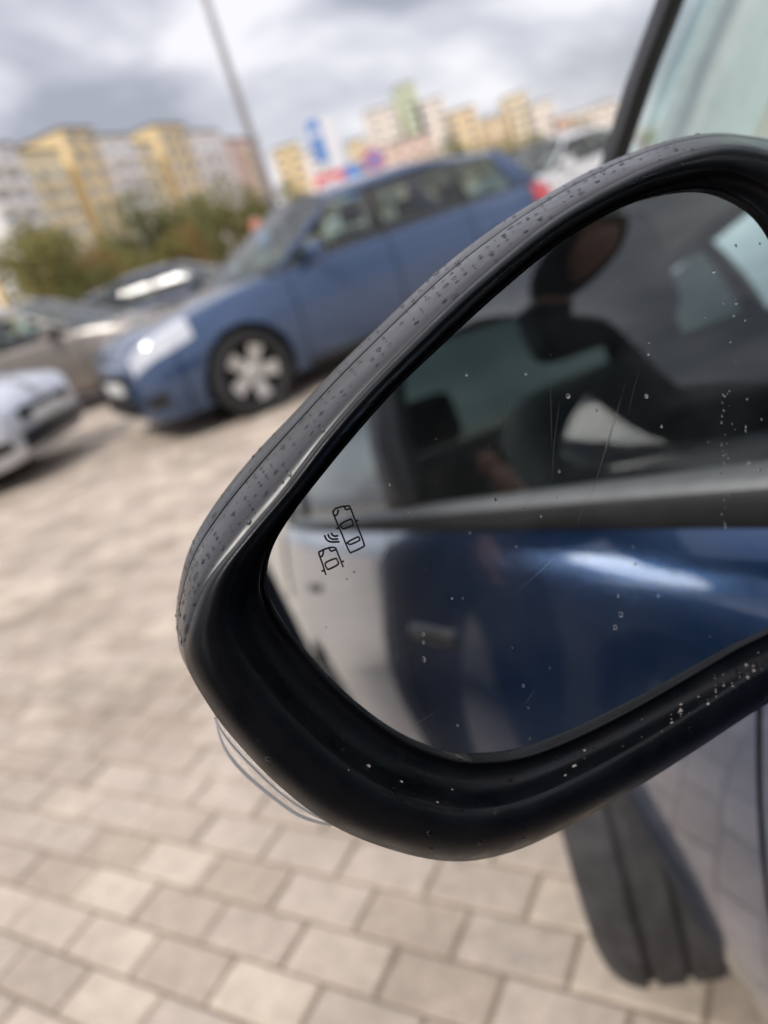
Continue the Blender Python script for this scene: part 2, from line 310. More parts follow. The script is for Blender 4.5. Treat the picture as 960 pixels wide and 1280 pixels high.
def make_car(name, label, loc, heading, p, paintm, detail=1, group=None, steer=0):
    """heading: unit ground direction the car points to. loc: ground point under the middle of the front axle."""
    rz = math.atan2(heading[1], heading[0]); root = empty(name, (loc[0], loc[1], 0), rz); tag(root, label, 'car', group)
    fo, wb, ro, W, H, belt = p['fo'], p['wb'], p['ro'], p['W'], p['H'], p['belt']; R = p.get('R', .32)
    T = STN.copy(); X = T[:, 0]
    X = np.where(X > 0, X * fo / .92, np.where(X > -2.65, X * wb / 2.65, -wb + (X + 2.65) * ro / .87)); zs = belt / .983
    T[:, 0] = X; T[:, 1:3] *= zs; T[:, 5] *= zs; T[:, [3, 4, 6]] *= W / .89
    if p.get('hood'): k = np.clip((X + .5) / 1.2, 0, 1); T[:, 1] *= 1 + (p['hood'] - 1) * k; T[:, 2] *= 1 + (p['hood'] - 1) * k
    ev = lambda x, c: smooth_interp(x, T[:, 0], T[:, c])
    m = 8 if detail > 1 else 4
    def section(x):
        zt, zsd, ys, ym, zm, yb, zb = [float(ev(x, c)) for c in range(1, 8)]
        k = (zsd - zm)
        pts = [(0, zt), (ys * .55, zt - (zt - zsd) * .22), (ys - .07, zsd + .018), (ys, zsd), (ys + (ym - ys) * .62, zsd - k * .42), (ym, zm), (ym - .012, zm - (zm - zb) * .45), (yb + .01, zb + .07), (yb - .09, zb), (0, zb)]
        return catmull(pts, m)
    dx = .025 if detail > 1 else .05
    def panel(x0, x1, i0, i1, sides=(1, -1), cap=None):
        xs = np.linspace(x0, x1, max(3, int(abs(x1 - x0) / dx) + 1)); out = []
        secs = [(x, section(x)[i0 * m:i1 * m + 1]) for x in xs]
        for s in sides:
            V, F = grid([[(x, s * q[0], q[1]) for q in sec] for x, sec in secs])
            if s > 0: F = [f[::-1] for f in F]
            out.append((V, F))
        return out
    arches = [(0, R), (-wb, R)]; ra = R + .048
    def cut(V, F):                                    # wheel arch openings with a turned-in lip
        V = [list(v) for v in V]; F2 = []
        A = np.array(V); dist = [np.hypot(A[:, 0] - cx, A[:, 2] - cz) for cx, cz in arches]
        for f in F:
            if all(not all(d[i] < ra for i in f) for d in dist): F2.append(f)
        if len(F2) == len(F): return V, F
        cnt = {}
        for f in F2:
            for a, b in zip(f, f[1:] + f[:1]): e = (min(a, b), max(a, b)); cnt[e] = cnt.get(e, 0) + 1
        moved = set()
        for e, c in cnt.items():
            for i in e:
                for (cx, cz), d in zip(arches, dist):
                    if c == 1 and d[i] < ra + .002 and i not in moved: moved.add(i); s = ra / max(d[i], .01); V[i][0] = cx + (V[i][0] - cx) * s; V[i][2] = cz + (V[i][2] - cz) * s
        inner = {}
        for e, c in cnt.items():
            if c == 1 and e[0] in moved and e[1] in moved:
                for i in e:
                    if i not in inner: inner[i] = len(V); V.append([V[i][0], V[i][1] * (1 - .05 / abs(V[i][1])) if abs(V[i][1]) > .1 else 0, V[i][2]])
                F2.append((e[0], e[1], inner[e[1]], inner[e[0]]))
        return V, F2
    def put(nm, VF, mm, par=root, arch=False):
        V, F = cut(*VF) if arch else VF
        return link(nm, mesh_of(V, F), mm, par)
    xf, xr = T[-1, 0], T[0, 0]; g = .003 if detail > 1 else .006
    d0, d1, d2 = p['door']                            # front edge of front door, seam between doors, rear edge of rear door
    bx = fo * .62
    for s, vf in zip((1, -1), panel(d0 + g, bx - g, 3, 9)): put('fender', vf, paintm, arch=True)
    doors = []
    for s, vf in zip((1, -1), panel(d1 + g, d0 - g, 3, 7)): doors.append((s, d0, d1, put('door', vf, paintm, arch=True)))
    for s, vf in zip((1, -1), panel(d2 + g, d1 - g, 3, 7)): doors.append((s, d1, d2, put('door', vf, paintm, arch=True)))
    for s, vf in zip((1, -1), panel(d2, d0, 7, 9)): put('sill', vf, M['black'] if detail < 2 else paintm)
    for s, vf in zip((1, -1), panel(xr + .3 + g, d2 - g, 3, 9)): put('rear_quarter_panel', vf, paintm, arch=True)
    for s, a, b, d in doors:                           # handles
        xh = b + .14; zh = belt - .13; yh = float(ev(xh, 3)) * .55 + float(ev(xh, 4)) * .45
        link('handle', box_me((.18, .026, .022), (0, 0, 0), .009), M['black'] if detail > 1 else paintm, d, (xh, s * (yh + .004), zh), (0, rad(-3), 0))
    (vl, fl), (vr, fr) = panel(p['XA0'] + .02, bx, 0, 3)
    put('bonnet', (vl + vr, fl + [tuple(i + len(vl) for i in f) for f in fr]), paintm)
    def capped(x0, x1, name, top0=0):
        xs = np.linspace(x0, x1, 12); half = [section(x)[top0 * m:] for x in xs]; n = len(half[0])
        rows = [[(x, -q[0], q[1]) for q in h[::-1]] + [(x, q[0], q[1]) for q in h] for x, h in zip(xs, half)]
        V, F = grid(rows); last = (len(rows) - 1) * 2 * n
        for i in range(n - 1): a = last + i; b = last + 2 * n - 1 - i; F.append((a, a + 1, b - 1, b))
        if x1 < x0: F = [f[::-1] for f in F]
        return put(name, (V, F), paintm, arch=True)
    capped(bx + g, xf, 'front_bumper'); capped(xr + .3, xr, 'tailgate', 0)
    # dark structure inside: floor, wheel arch liners, firewall
    fl_ = box_me((wb + .9, W * 1.6, .05), (-wb / 2, 0, .22)); link('floor_pan', fl_, M['arch'], root)
    for cx, cz in arches:
        n = 20; r2 = ra + .015
        P = [[(cx + r2 * math.cos(math.pi * k / n), y, cz + r2 * math.sin(math.pi * k / n)) for y in (-W * .93, -W * .5)] for k in range(n + 1)]
        for s in (1, -1): link('wheel_arch_liner', mesh_of(*grid([[(q[0], s * q[1], q[2]) for q in r] for r in P])), M['arch'], root)
        for s in (1, -1):
            n2 = 20; pts = [(cx + r2 * math.cos(2 * math.pi * k / n2), s * W * .52, cz + r2 * math.sin(2 * math.pi * k / n2)) for k in range(n2)]
            link('wheel_arch_wall', mesh_of(pts, [tuple(range(n2))], False), M['arch'], root)
    # greenhouse
    XA0, XA1, XR1, XR0, zA = p['XA0'], p['XA1'], p['XR1'], p['XR0'], p['zA']
    yr = W * .70; crown = .05
    railx = [XR1, XR1 + .35, (XA1 + XR1) / 2, XA1 - .25, XA1]; railz = [p['zR'], p['zR'] + .03, H - crown - .003, H - crown - .018, zA]
    rail = lambda x: float(smooth_interp(x, railx, railz))
    beltz = lambda x: float(ev(x, 2)) + .004
    def sideY(x, z):
        zb_ = beltz(x); zt_ = H - crown - .01; t = min(max((z - zb_) / (zt_ - zb_), 0), 1.05); y0 = float(ev(x, 3)) - .012
        return y0 + (yr - y0) * (t ** p.get('tum', 1.0)) + p.get('bulge', .045) * 4 * t * (1 - t)
    def patch(bf_, br_, tr_, tf_, mm, nm, off=0, nx=10, nz_=6, thick=0):
        out = []
        for s in (1, -1):
            P = []
            for i in range(nx + 1):
                row = []
                for k in range(nz_ + 1):
                    a, b = i / nx, k / nz_
                    x = (bf_[0] * (1 - a) + br_[0] * a) * (1 - b) + (tf_[0] * (1 - a) + tr_[0] * a) * b
                    z = (bf_[1] * (1 - a) + br_[1] * a) * (1 - b) + (tf_[1] * (1 - a) + tr_[1] * a) * b
                    row.append((x, s * (sideY(x, z) + off), z))
                P.append(row)
            V, F = grid(P)
            if s < 0: F = [f[::-1] for f in F]
            if thick:
                n0 = len(V); V = V + [(v[0], v[1] - s * thick, v[2]) for v in V]; F = F + [tuple(n0 + i for i in f[::-1]) for f in F]
                bd = [i * (nz_ + 1) for i in range(nx + 1)] + [nx * (nz_ + 1) + k for k in range(1, nz_ + 1)] + [i * (nz_ + 1) + nz_ for i in range(nx - 1, -1, -1)] + [k for k in range(nz_ - 1, 0, -1)]
                for a, b in zip(bd, bd[1:] + bd[:1]): F.append((a, b, b + n0, a + n0) if s > 0 else (b, a, a + n0, b + n0))
            out.append(link(nm, mesh_of(V, F), mm, root))
        return out
    pm = p.get('pillar', paintm)
    lineA = lambda z: XA0 + (XA1 - XA0) * (z - beltz(XA0)) / (zA - beltz(XA0))
    bA, pw = beltz(XA0), p.get('pw', .075)
    wx = p['win']                                      # X limits of the side windows at the belt, front to rear
    patch((XA0, bA), (XA0 - pw, bA), (XA1 - pw * .8, zA), (XA1, zA), pm, 'pillar', 0, 4, 10, p.get('pt', .03))
    topz = lambda x: rail(x) - .035
    zB = [beltz(x) + .02 for x in wx]
    # first window: a raked front edge along the pillar
    gt = lambda i: (M['glass_rear'] if i > 1 else M['glass_own']) if detail > 1 else M['glass']
    fx = XA1 - pw * .8 - .03
    wins = []
    wins += patch((XA0 - pw + .005, bA + .02), (wx[1], zB[1]), (wx[1] - .03, topz(wx[1] - .03)), (fx, topz(fx)), gt(0), 'side_window', -.012, 14, 8)
    patch((wx[1], zB[1] - .02), (wx[2], zB[2] - .02), (wx[2] - .03, topz(wx[2]) + .01), (wx[1] - .03, topz(wx[1]) + .01), M['black'], 'pillar', -.004, 3, 8, .03)
    if len(wx) > 4:
        wins += patch((wx[2], zB[2]), (wx[3], zB[3]), (wx[3] - .02, topz(wx[3])), (wx[2] - .03, topz(wx[2])), gt(1), 'side_window', -.012)
        patch((wx[3], zB[3] - .02), (wx[4], zB[4] - .02), (wx[4] + .03, topz(wx[4]) + .01), (wx[3] - .02, topz(wx[3]) + .01), M['black'], 'pillar', -.004, 3, 8, .03)
    if len(wx) > 5:
        wins += patch((wx[4], zB[4]), (wx[5], zB[5] + .04), (wx[5] + .12, topz(wx[5] + .12) - .03), (wx[4] + .03, topz(wx[4])), gt(2), 'side_window', -.012)
        patch((wx[5], zB[5] - .02), (XR0 + .03, beltz(XR0)), (XR1 + .02, rail(XR1)), (wx[5] + .12, topz(wx[5] + .12) + .01), pm, 'pillar', 0, 6, 8, .04)
    else:
        patch((wx[-1], zB[-1] - .02), (XR0 + .03, beltz(XR0)), (XR1 + .02, rail(XR1)), (wx[-1] + .03, topz(wx[-1]) + .01), pm, 'pillar', 0, 6, 8, .04)
    if detail > 1: patch((XA0 + .02, bA), (XA0 - .11, bA), (XA1 - .15, zA), (XA1 + .02, zA), M['lining'], 'pillar_trim', -.055, 6, 10)
    # belt strip, roof rail
    for s in (1, -1):
        xs = np.linspace(XA0 - .05, wx[-1], 40); P = []; Q = []
        for x in xs:
            z = beltz(x); y = float(ev(x, 3)); P.append([(x, s * (y - .012), z - .010), (x, s * (y - .001), z - .007), (x, s * (y + .001), z + .001), (x, s * (y - .001), z + .014), (x, s * (y - .004), z + .017)])
            Q.append([(x, s * (y - .004), z + .017), (x, s * (y - .007), z + .021), (x, s * (y - .011), z + .0235), (x, s * (sideY(x, z + .026) - .012), z + .025), (x, s * (sideY(x, z + .026) - .03), z + .022)])
        st = link('belt_moulding', mesh_of(*grid(P)), M['seal'], root); link('window_seal', mesh_of(*grid(Q)), M['trimgrey'], st)
        P = [[(x, s * (sideY(x, rail(x) - .04) + .002), rail(x) - .042), (x, s * (sideY(x, rail(x) - .01) + .004), rail(x) - .015), (x, s * (yr - .0), rail(x) + .004), (x, s * (yr - .06), rail(x) + .012)] for x in np.linspace(XA1, XR1, 30)]
        link('roof_rail', mesh_of(*grid(P)), pm, root)
    # roof, windscreen, rear window
    ws = np.linspace(-1, 1, 17)
    roofP = [[(x, w * (yr - .03), rail(x) + .009 + crown * (1 - abs(w) ** 2.2)) for w in ws] for x in np.linspace(XA1 + .01, XR1, 24)]
    link('roof', mesh_of(*grid(roofP)), paintm, root)
    link('headliner', mesh_of(*grid([[(q[0], q[1], q[2] - .03) for q in r] for r in roofP])), M['lining'] if detail > 1 else M['cabin'], root)
    yb0 = float(ev(XA0, 3)) - .015; P = []
    for k in range(13):
        v = k / 12; P.append([(XA0 * (1 - v) + XA1 * v + (.20 * (1 - v) + .05 * v) * (1 - w * w), w * (sideY(lineA(bA * (1 - v) + zA * v), bA * (1 - v) + zA * v) - .01), bA * (1 - v) + zA * v + (.02 * (1 - v) + crown * v) * (1 - w * w)) for w in ws])
    link('windscreen', mesh_of(*grid(P)), gt(0), root)
    yb1 = float(ev(XR0, 3)) - .03; zr0 = beltz(XR0); P = []
    for k in range(9):
        v = k / 8; z = zr0 * (1 - v) + p['zR'] * v
        P.append([(XR0 * (1 - v) + XR1 * v - .05 * (1 - w * w), w * (sideY(XR0 * (1 - v) + XR1 * v, z) - .012), z + (crown + .01) * v * (1 - w * w)) for w in ws])
    link('rear_window', mesh_of(*grid(P)), gt(2), root)
    # cabin
    link('dashboard', box_me((.55, W * 1.56, .30), (XA0 - .25, 0, belt - .17), .06, 3), M['cabin'], root)
    for s in (1, -1):
        xs_ = p.get('xseat', XA0 - .95)
        bm = box_bm((.16, .50, .62), (0, 0, .31), .06, 3); bmesh.ops.transform(bm, matrix=Matrix.Rotation(rad(-16), 4, 'Y'), verts=bm.verts); box_bm((.5, .5, .16), (.2, 0, .02), .06, 3, bm)
        st = link('seat', bm_mesh(bm, True), M['seat'], root, (xs_, s * W * .42, .50))
        link('headrest', box_me((.10, .27, .19), (-.205, 0, .73), .045, 3), M['seat'], st)
    bm = box_bm((.18, W * 1.45, .6), (0, 0, .3), .06, 3); bmesh.ops.transform(bm, matrix=Matrix.Rotation(rad(-20), 4, 'Y'), verts=bm.verts)
    st = link('rear_bench', bm_mesh(bm, True), M['seat'], root, (-wb + .28, 0, .48))
    for s in (1, -1): link('headrest', box_me((.09, .25, .15), (-.23, s * .4, .66), .04, 3), M['seat'], st)
    V, F = tube([(math.cos(a) * 0, math.cos(a) * .185, math.sin(a) * .185) for a in np.linspace(0, 2 * math.pi, 28)[:-1]], .016, 8, True)
    swl = link('steering_wheel', mesh_of(V, F), M['cabin'], root, (XA0 - .62, W * .42, belt - .06), (0, rad(-24), 0))
    link('wheel_hub', box_me((.05, .30, .09), (.01, 0, 0), .02), M['cabin'], swl)
    for s in (1, -1):
        for a, b in ((d0 - .1, d1), (d1, d2)):
            link('door_lining', box_me((abs(a - b) - .02, .05, .52), ((a + b) / 2, s * (W - .12), belt - .29), .015), M['cabin'], root)
    V = [(XR0 + .1, -W * .8, belt - .05), (XR0 + .1, W * .8, belt - .05), (-wb + .05, W * .85, belt - .05), (-wb + .05, -W * .85, belt - .05)]
    link('parcel_shelf', mesh_of(V, [(0, 1, 2, 3)], False), M['cabin'], root)
    # wheels
    ty, ba, sp, hu = p['wheels']
    for cx in (0, -wb):
        for s in (1, -1):
            yo = W - .02 - .1025
            w = link('wheel', ty, M['rubber_dusty'] if detail > 1 else M['rubber'], root, (cx, s * yo, R), (0, random.uniform(0, 1), (0 if s > 0 else math.pi) + (steer if cx == 0 else 0)))
            link('rim', ba, M['arch'], w); link('spokes', sp, M['alloy'], w); link('hub_cap', hu, M['alloy'], w)
    # lamps, grille, plate: follow the body surface
    def decal(nm, x0, x1, f0, f1, mm, s, off=.006, par=root, n=8, k=6):
        P = []
        for i in range(n + 1):
            x = x0 + (x1 - x0) * i / n; sec = section(x); row = []
            for j in range(k + 1):
                q = f0 + (f1 - f0) * j / k; q = q * m; a = int(q); t = q - a; pt = sec[a] * (1 - t) + sec[min(a + 1, len(sec) - 1)] * t
                row.append((x + off * .6 * np.sign(x), s * (pt[0] + off), pt[1] + off * .3))
            P.append(row)
        V, F = grid(P)
        return link(nm, mesh_of(V, F), mm, par)
    for s in (1, -1):
        decal('headlight', xf - .03, xf - .50, 2.55, 4.15, M['lamp'], s)
        decal('fog_lamp_recess', xf - .03, xf - .16, 5.6, 6.5, M['black'], s)
        decal('tail_light', xr + .015, xr + .34, 3.05, 4.6, M['tail'], s, .008)
        P = [(lineA(bA) - .16, s * (W - .01), belt + .03)]
    za, zb_ = .42 * zs, .66 * zs
    for nm, z0, z1, y, mm in (('grille', .50, .60, .42, M['black']), ('lower_grille', .27, .42, .50, M['black']), ('number_plate', .44, .54, .26, M['plate'])):
        link(nm, box_me((.03, y * 2, z1 - z0), (xf + (.012 if nm == 'number_plate' else .003), 0, (z0 + z1) / 2), .01), mm, root)
    link('number_plate', box_me((.02, .52, .11), (xr - .012, 0, .62), .006), M['plate'], root)
    if detail < 2:
        for s in (1, -1):
            mo = link('side_mirror', box_me((.10, .20, .14), (0, 0, 0), .045, 3), paintm, root, (XA0 - .38, s * (W + .07), belt + .06))
            link('mirror_arm', box_me((.05, .12, .035), (0, -s * .11, -.05), .01), M['black'], mo)
            link('mirror_glass', box_me((.006, .16, .10), (-.052, 0, 0), .002, 1), M['chrome'], mo)
    return root

WH = wheel_meshes(); WH_BIG = wheel_meshes(R=.335, rr=.235); WH_OWN = wheel_meshes(R=.32, w=.215)

# the parked car whose mirror fills the picture
HD = rad(5); hO = np.array([-math.sin(HD), math.cos(HD), 0]); lO = np.array([-math.cos(HD), -math.sin(HD), 0])
ORG = np.array([.140, .940, 0]) - .87 * lO
own = make_car('parked_car', 'dark blue wet car with the large rain-spotted door mirror', ORG, hO,
               dict(fo=.92, wb=2.65, ro=.87, W=.89, H=1.52, belt=.983, XA0=-.165, XA1=-.545, zA=1.43, tum=2.1, bulge=0., XR1=-2.95, XR0=-3.38, zR=1.36, door=(-.56, -1.62, -2.55), win=[-.25, -1.52, -1.64, -2.50, -2.58, -3.0], pillar=M['black'], pw=.028, pt=.012, wheels=WH_OWN, xseat=-1.42),
               M['own'], detail=2, steer=rad(-16))

def front_at(wx, wy, h, W): l = np.array([-h[1], h[0]]); return np.array([wx, wy]) - l * (W - .12)
hB = np.array([-.89, -.455]); hB /= np.linalg.norm(hB)
make_car('parked_car', 'steel blue estate car parked front first with five-spoke wheels', front_at(-.66, 6.12, hB, .895), hB,
         dict(fo=.84, wb=2.69, ro=.90, W=.895, H=1.50, belt=.98, XA0=-.38, XA1=-1.22, zA=1.42, XR1=-3.05, XR0=-3.46, zR=1.36, door=(-.52, -1.52, -2.42), win=[-.5, -1.46, -1.56, -2.42, -2.50, -3.05], R=.335, hood=1.06, wheels=WH_BIG), M['blue'])
hN = np.array([.985, -.17]); hN /= np.linalg.norm(hN)
make_car('parked_car', 'brown-grey hatchback parked beyond the silver car', (-2.2, 10.4), hN,
         dict(fo=.88, wb=2.55, ro=.75, W=.86, H=1.47, belt=.95, XA0=-.42, XA1=-1.25, zA=1.38, XR1=-2.75, XR0=-3.1, zR=1.32, door=(-.5, -1.5, -2.3), win=[-.5, -1.45, -1.55, -2.3, -2.38, -2.8], wheels=WH), M['brown'])
make_car('parked_car', 'pale silver car with dark lower grille at the edge of the paving', (-3.32, 6.85), hN,
         dict(fo=.88, wb=2.55, ro=.75, W=.86, H=1.44, belt=.94, XA0=-.45, XA1=-1.25, zA=1.36, XR1=-2.75, XR0=-3.1, zR=1.30, door=(-.5, -1.5, -2.3), win=[-.5, -1.45, -1.55, -2.3, -2.38, -2.8], wheels=WH), M['silver'])
make_car('parked_car', 'dark slate car showing its roof behind the blue bonnet', (-.9, 14.3), hN,
         dict(fo=.9, wb=2.65, ro=.9, W=.88, H=1.46, belt=.96, XA0=-.42, XA1=-1.25, zA=1.38, XR1=-2.8, XR0=-3.3, zR=1.30, door=(-.5, -1.5, -2.3), win=[-.5, -1.45, -1.55, -2.3, -2.38, -2.9], wheels=WH), M['dark'])
make_car('parked_car', 'white car standing behind the tail of the blue estate', (3.2, 13.0), np.array([-.82, -.57]),
         dict(fo=.9, wb=2.6, ro=.85, W=.87, H=1.46, belt=.96, XA0=-.42, XA1=-1.25, zA=1.38, XR1=-2.8, XR0=-3.2, zR=1.32, door=(-.5, -1.5, -2.3), win=[-.5, -1.45, -1.55, -2.3, -2.38, -2.85], wheels=WH), M['white'])

nb = ORG + hO * (-2.25) + lO * 2.60  # added car, seen only in reflections, to darken the mirrored door and window
make_car('parked_car', 'black car added alongside out of direct view, to darken the mirrored blue door', nb, hO,
         dict(fo=.9, wb=2.65, ro=.9, W=.88, H=1.46, belt=.96, XA0=-.42, XA1=-1.25, zA=1.38, XR1=-2.8, XR0=-3.3, zR=1.30, door=(-.5, -1.5, -2.3), win=[-.5, -1.45, -1.55, -2.3, -2.38, -2.9], wheels=WH), M['blackpaint'])

# ------------------------------------------------------------------ the door mirror
IOWN = np.array(Matrix.LocRotScale(own.location, own.rotation_euler, None).inverted())
def to_own(P): return IOWN[:3, :3] @ np.asarray(P, float) + IOWN[:3, 3]
v_ = ray(220, 674); v_ /= np.linalg.norm(v_); NM = -hO - v_; NM /= np.linalg.norm(NM)      # glass normal: the belt line vanishes there in the reflection
PM = CP + ray(650, 600) / FOC * .22
def on_plane(px, py, off=0.):
    d = ray(px, py); return CP + d * (((PM + NM * off - CP) @ NM) / (d @ NM))
TR = [  # glass edge, front lip silhouette, outermost edge of the shell (pixels of the photograph)
    (915, 247, 925, 182, 925, 168), (880, 237, 875, 186, 872, 168), (835, 241, 815, 205, 808, 184), (785, 256, 752, 236, 738, 213), (730, 285, 690, 273, 672, 250), (680, 320, 632, 318, 610, 290),
    (620, 370, 570, 372, 545, 341), (560, 425, 508, 432, 480, 402), (500, 482, 448, 494, 420, 460), (450, 537, 398, 552, 368, 515), (402, 595, 348, 618, 316, 570), (366, 642, 298, 676, 270, 628), (342, 682, 256, 730, 237, 685),
    (333, 720, 235, 785, 222, 745), (338, 748, 231, 817, 221, 790), (352, 775, 238, 842, 230, 828), (378, 810, 252, 868, 256, 868), (420, 857, 284, 914, 292, 912), (470, 900, 343, 977, 353, 970), (520, 931, 414, 1031, 424, 1020),
    (570, 948, 495, 1064, 500, 1050), (612, 950, 570, 1077, 570, 1060), (660, 943, 640, 1065, 634, 1048), (720, 920, 715, 1031, 706, 1015), (790, 885, 790, 988, 780, 972), (860, 845, 865, 941, 855, 926), (920, 810, 930, 898, 920, 884), (965, 787, 985, 862, 975, 850),
    (1000, 755, 1035, 810, 1025, 800), (1018, 690, 1068, 735, 1058, 730), (1022, 600, 1082, 620, 1075, 618), (1012, 480, 1075, 470, 1070, 465), (995, 380, 1055, 340, 1055, 330), (975, 315, 1025, 250, 1028, 235), (950, 272, 985, 200, 988, 184)]
MS = 6
RG = catmull(TR, MS, True); NR = len(RG)
def flush(r): return float(np.interp(r[0], [640, 900, 980], [1, .45, .22]))          # the glass stands almost flush with the surround at the car end
def ring_at(k, off): return [on_plane(*(r[:2] * (1 - k) + r[2:4] * k), off * (flush(r) if off > 0 else 1)) for r in RG]
def band_at(q, off): return [on_plane(*(r[2:4] * (1 - q) + r[4:6] * q), off - (.0075 * (1 - flush(r)))) for r in RG]
def own_mesh(rows, closed_v=True, flip=False):
    V, F = grid([[to_own(p) for p in r] for r in rows], closed_v=closed_v)
    return mesh_of(V, [f[::-1] for f in F] if flip else F)
lip = [(-.004, -.006), (0, -.004), (.0, .0010), (.015, .0022), (.035, .0022), (.05, .0006), (.12, .0004), (.24, .0016), (.34, .0048), (.42, .0095), (.47, .0130), (.50, .0146), (.54, .0155), (.66, .0162), (.80, .0160), (.89, .0146), (.95, .0120), (1.0, .0075)]
rows = [ring_at(k, o) for k, o in lip]
mirror = link('side_mirror', own_mesh(rows), M['rim_black'], own); mirror['label'] = 'black plastic mirror surround beaded with rain'
bandr = [(0, .0075), (.10, .0070), (.25, .0050), (.42, .0012), (.57, -.0042), (.68, -.0102), (.74, -.0148)]
BROWS = [band_at(q, o) for q, o in bandr]
link('mirror_frame', own_mesh(BROWS), M['band'], mirror)
link('seam', own_mesh([band_at(.74, -.0148), band_at(.70, -.0165), band_at(.70, -.0172), band_at(.77, -.0168)]), M['arch'], mirror)
R3 = band_at(1.0, -.030); cen = np.mean(R3, axis=0)
caps = [band_at(.765, -.0164), band_at(.79, -.0168), band_at(.9, -.023), R3]
CROWS = caps[:]
for s, dz in ((.955, .018), (.87, .042), (.70, .062), (.45, .076), (.2, .083), (.02, .085)): caps.append([cen + (p - cen) * s - NM * dz for p in R3])
link('mirror_cap', own_mesh(caps), M['band'], mirror)
# glass
gc = [on_plane(*r[:2], -.0008) for r in RG]
gp = [np.mean(gc, axis=0)]
rings = [[gp[0] + (p - gp[0]) * s for p in gc] for s in (.002, .3, .6, .85, 1.004)]
def mirror_glass_mat():
    m = bpy.data.materials.new('mirror_glass'); m.use_nodes = True; n, l = m.node_tree.nodes, m.node_tree.links; b = n['Principled BSDF']
    b.inputs['Base Color'].default_value = (.80, .84, .86, 1); b.inputs['Metallic'].default_value = 1; b.inputs['Roughness'].default_value = .008
    t = n.new('ShaderNodeTexCoord'); o = n['Material Output']
    vo = n.new('ShaderNodeTexVoronoi'); vo.inputs['Scale'].default_value = 520; l.new(t.outputs['Object'], vo.inputs['Vector'])
    nz = n.new('ShaderNodeTexNoise'); nz.inputs['Scale'].default_value = 38; nz.inputs['Detail'].default_value = 4; l.new(t.outputs['Object'], nz.inputs['Vector'])
    mr = n.new('ShaderNodeMapRange'); mr.inputs[1].default_value = .44; mr.inputs[2].default_value = .72; mr.inputs[3].default_value = 0; mr.inputs[4].default_value = .12; l.new(nz.outputs['Fac'], mr.inputs[0])
    lt = n.new('ShaderNodeMath'); lt.operation = 'LESS_THAN'; l.new(vo.outputs['Distance'], lt.inputs[0]); l.new(mr.outputs[0], lt.inputs[1])
    haze = n.new('ShaderNodeMapRange'); haze.inputs[1].default_value = .35; haze.inputs[2].default_value = .8; haze.inputs[3].default_value = .002; haze.inputs[4].default_value = .04; l.new(nz.outputs['Fac'], haze.inputs[0])
    sc = n.new('ShaderNodeMath'); sc.operation = 'MULTIPLY_ADD'; sc.inputs[1].default_value = .22; l.new(lt.outputs[0], sc.inputs[0]); l.new(haze.outputs[0], sc.inputs[2])
    df = n.new('ShaderNodeBsdfDiffuse'); df.inputs['Color'].default_value = (.42, .41, .40, 1); mi = n.new('ShaderNodeMixShader')
    l.new(sc.outputs[0], mi.inputs[0]); l.new(b.outputs[0], mi.inputs[1]); l.new(df.outputs[0], mi.inputs[2]); l.new(mi.outputs[0], o.inputs['Surface'])
    return m
mg = link('mirror_glass', own_mesh(rings), mirror_glass_mat(), mirror)
bk = [[p - NM * .004 for p in r] for r in (rings[4],)] + [[gp[0] + (p - gp[0]) * .01 - NM * .004 for p in gc]]
link('mirror_backing', own_mesh(bk), M['arch'], mirror)
# blind spot symbol, drawn as thin raised strokes on the glass
def px(c): return (330 + c[0] / 4.8, 600 + c[1] / 4.8)
strokes = [
    ([(418, 205), (420, 185), (432, 172), (470, 160), (508, 157), (519, 168), (560, 275), (600, 380), (594, 402), (530, 433), (512, 428), (470, 330)], True),
    ([(462, 265), (518, 236), (528, 242), (536, 268), (528, 276), (480, 294), (470, 289)], True), ([(503, 374), (562, 343), (572, 350), (571, 364), (520, 387), (508, 383)], True),
    ([(424, 216), (440, 206), (447, 178)], False), ([(484, 160), (492, 178), (519, 172)], False), ([(552, 247), (566, 241)], False), ([(434, 293), (447, 289)], False),
    ([(372, 570), (350, 500), (330, 440), (340, 428), (370, 414), (405, 405), (428, 408), (436, 422), (455, 470), (476, 523)], False), ([(333, 462), (352, 454), (358, 424)], False), ([(392, 408), (402, 427), (434, 418)], False),
    ([(370, 498), (428, 472), (438, 478), (445, 506), (390, 536), (378, 530)], True), ([(346, 549), (360, 543)], False), ([(468, 491), (481, 487)], False),
    ([(404, 318), (412, 332), (428, 338), (446, 334)], False), ([(384, 326), (394, 346), (414, 356), (446, 354)], False), ([(364, 332), (376, 358), (402, 372), (454, 371)], False)]
V, F = [], []
for pts, cl in strokes:
    c = catmull([px(q) for q in pts], 4, cl) if len(pts) > 2 else np.array([px(q) for q in pts]); n = len(c); hw = 1.0
    if len(pts) in (4,) and not cl: hw = 1.15
    for i in range(n):
        t = c[(i + 1) % n] - c[i - 1] if cl else c[min(i + 1, n - 1)] - c[max(i - 1, 0)]; t = t / (np.linalg.norm(t) + 1e-9); nn = np.array([-t[1], t[0]]) * hw
        for q in (c[i] + nn, c[i] - nn): V.append(to_own(on_plane(*q, -.0006)))
    b0 = len(V) - 2 * n
    for i in range(n if cl else n - 1): a, b = b0 + 2 * i, b0 + 2 * ((i + 1) % n); F.append((a, a + 1, b + 1, b))
sym = link('blind_spot_symbol', mesh_of(V, F, False), M['symbol'], mirror); sym['label'] = 'black line symbol of two cars with radio waves'; sym['kind'] = 'stuff'
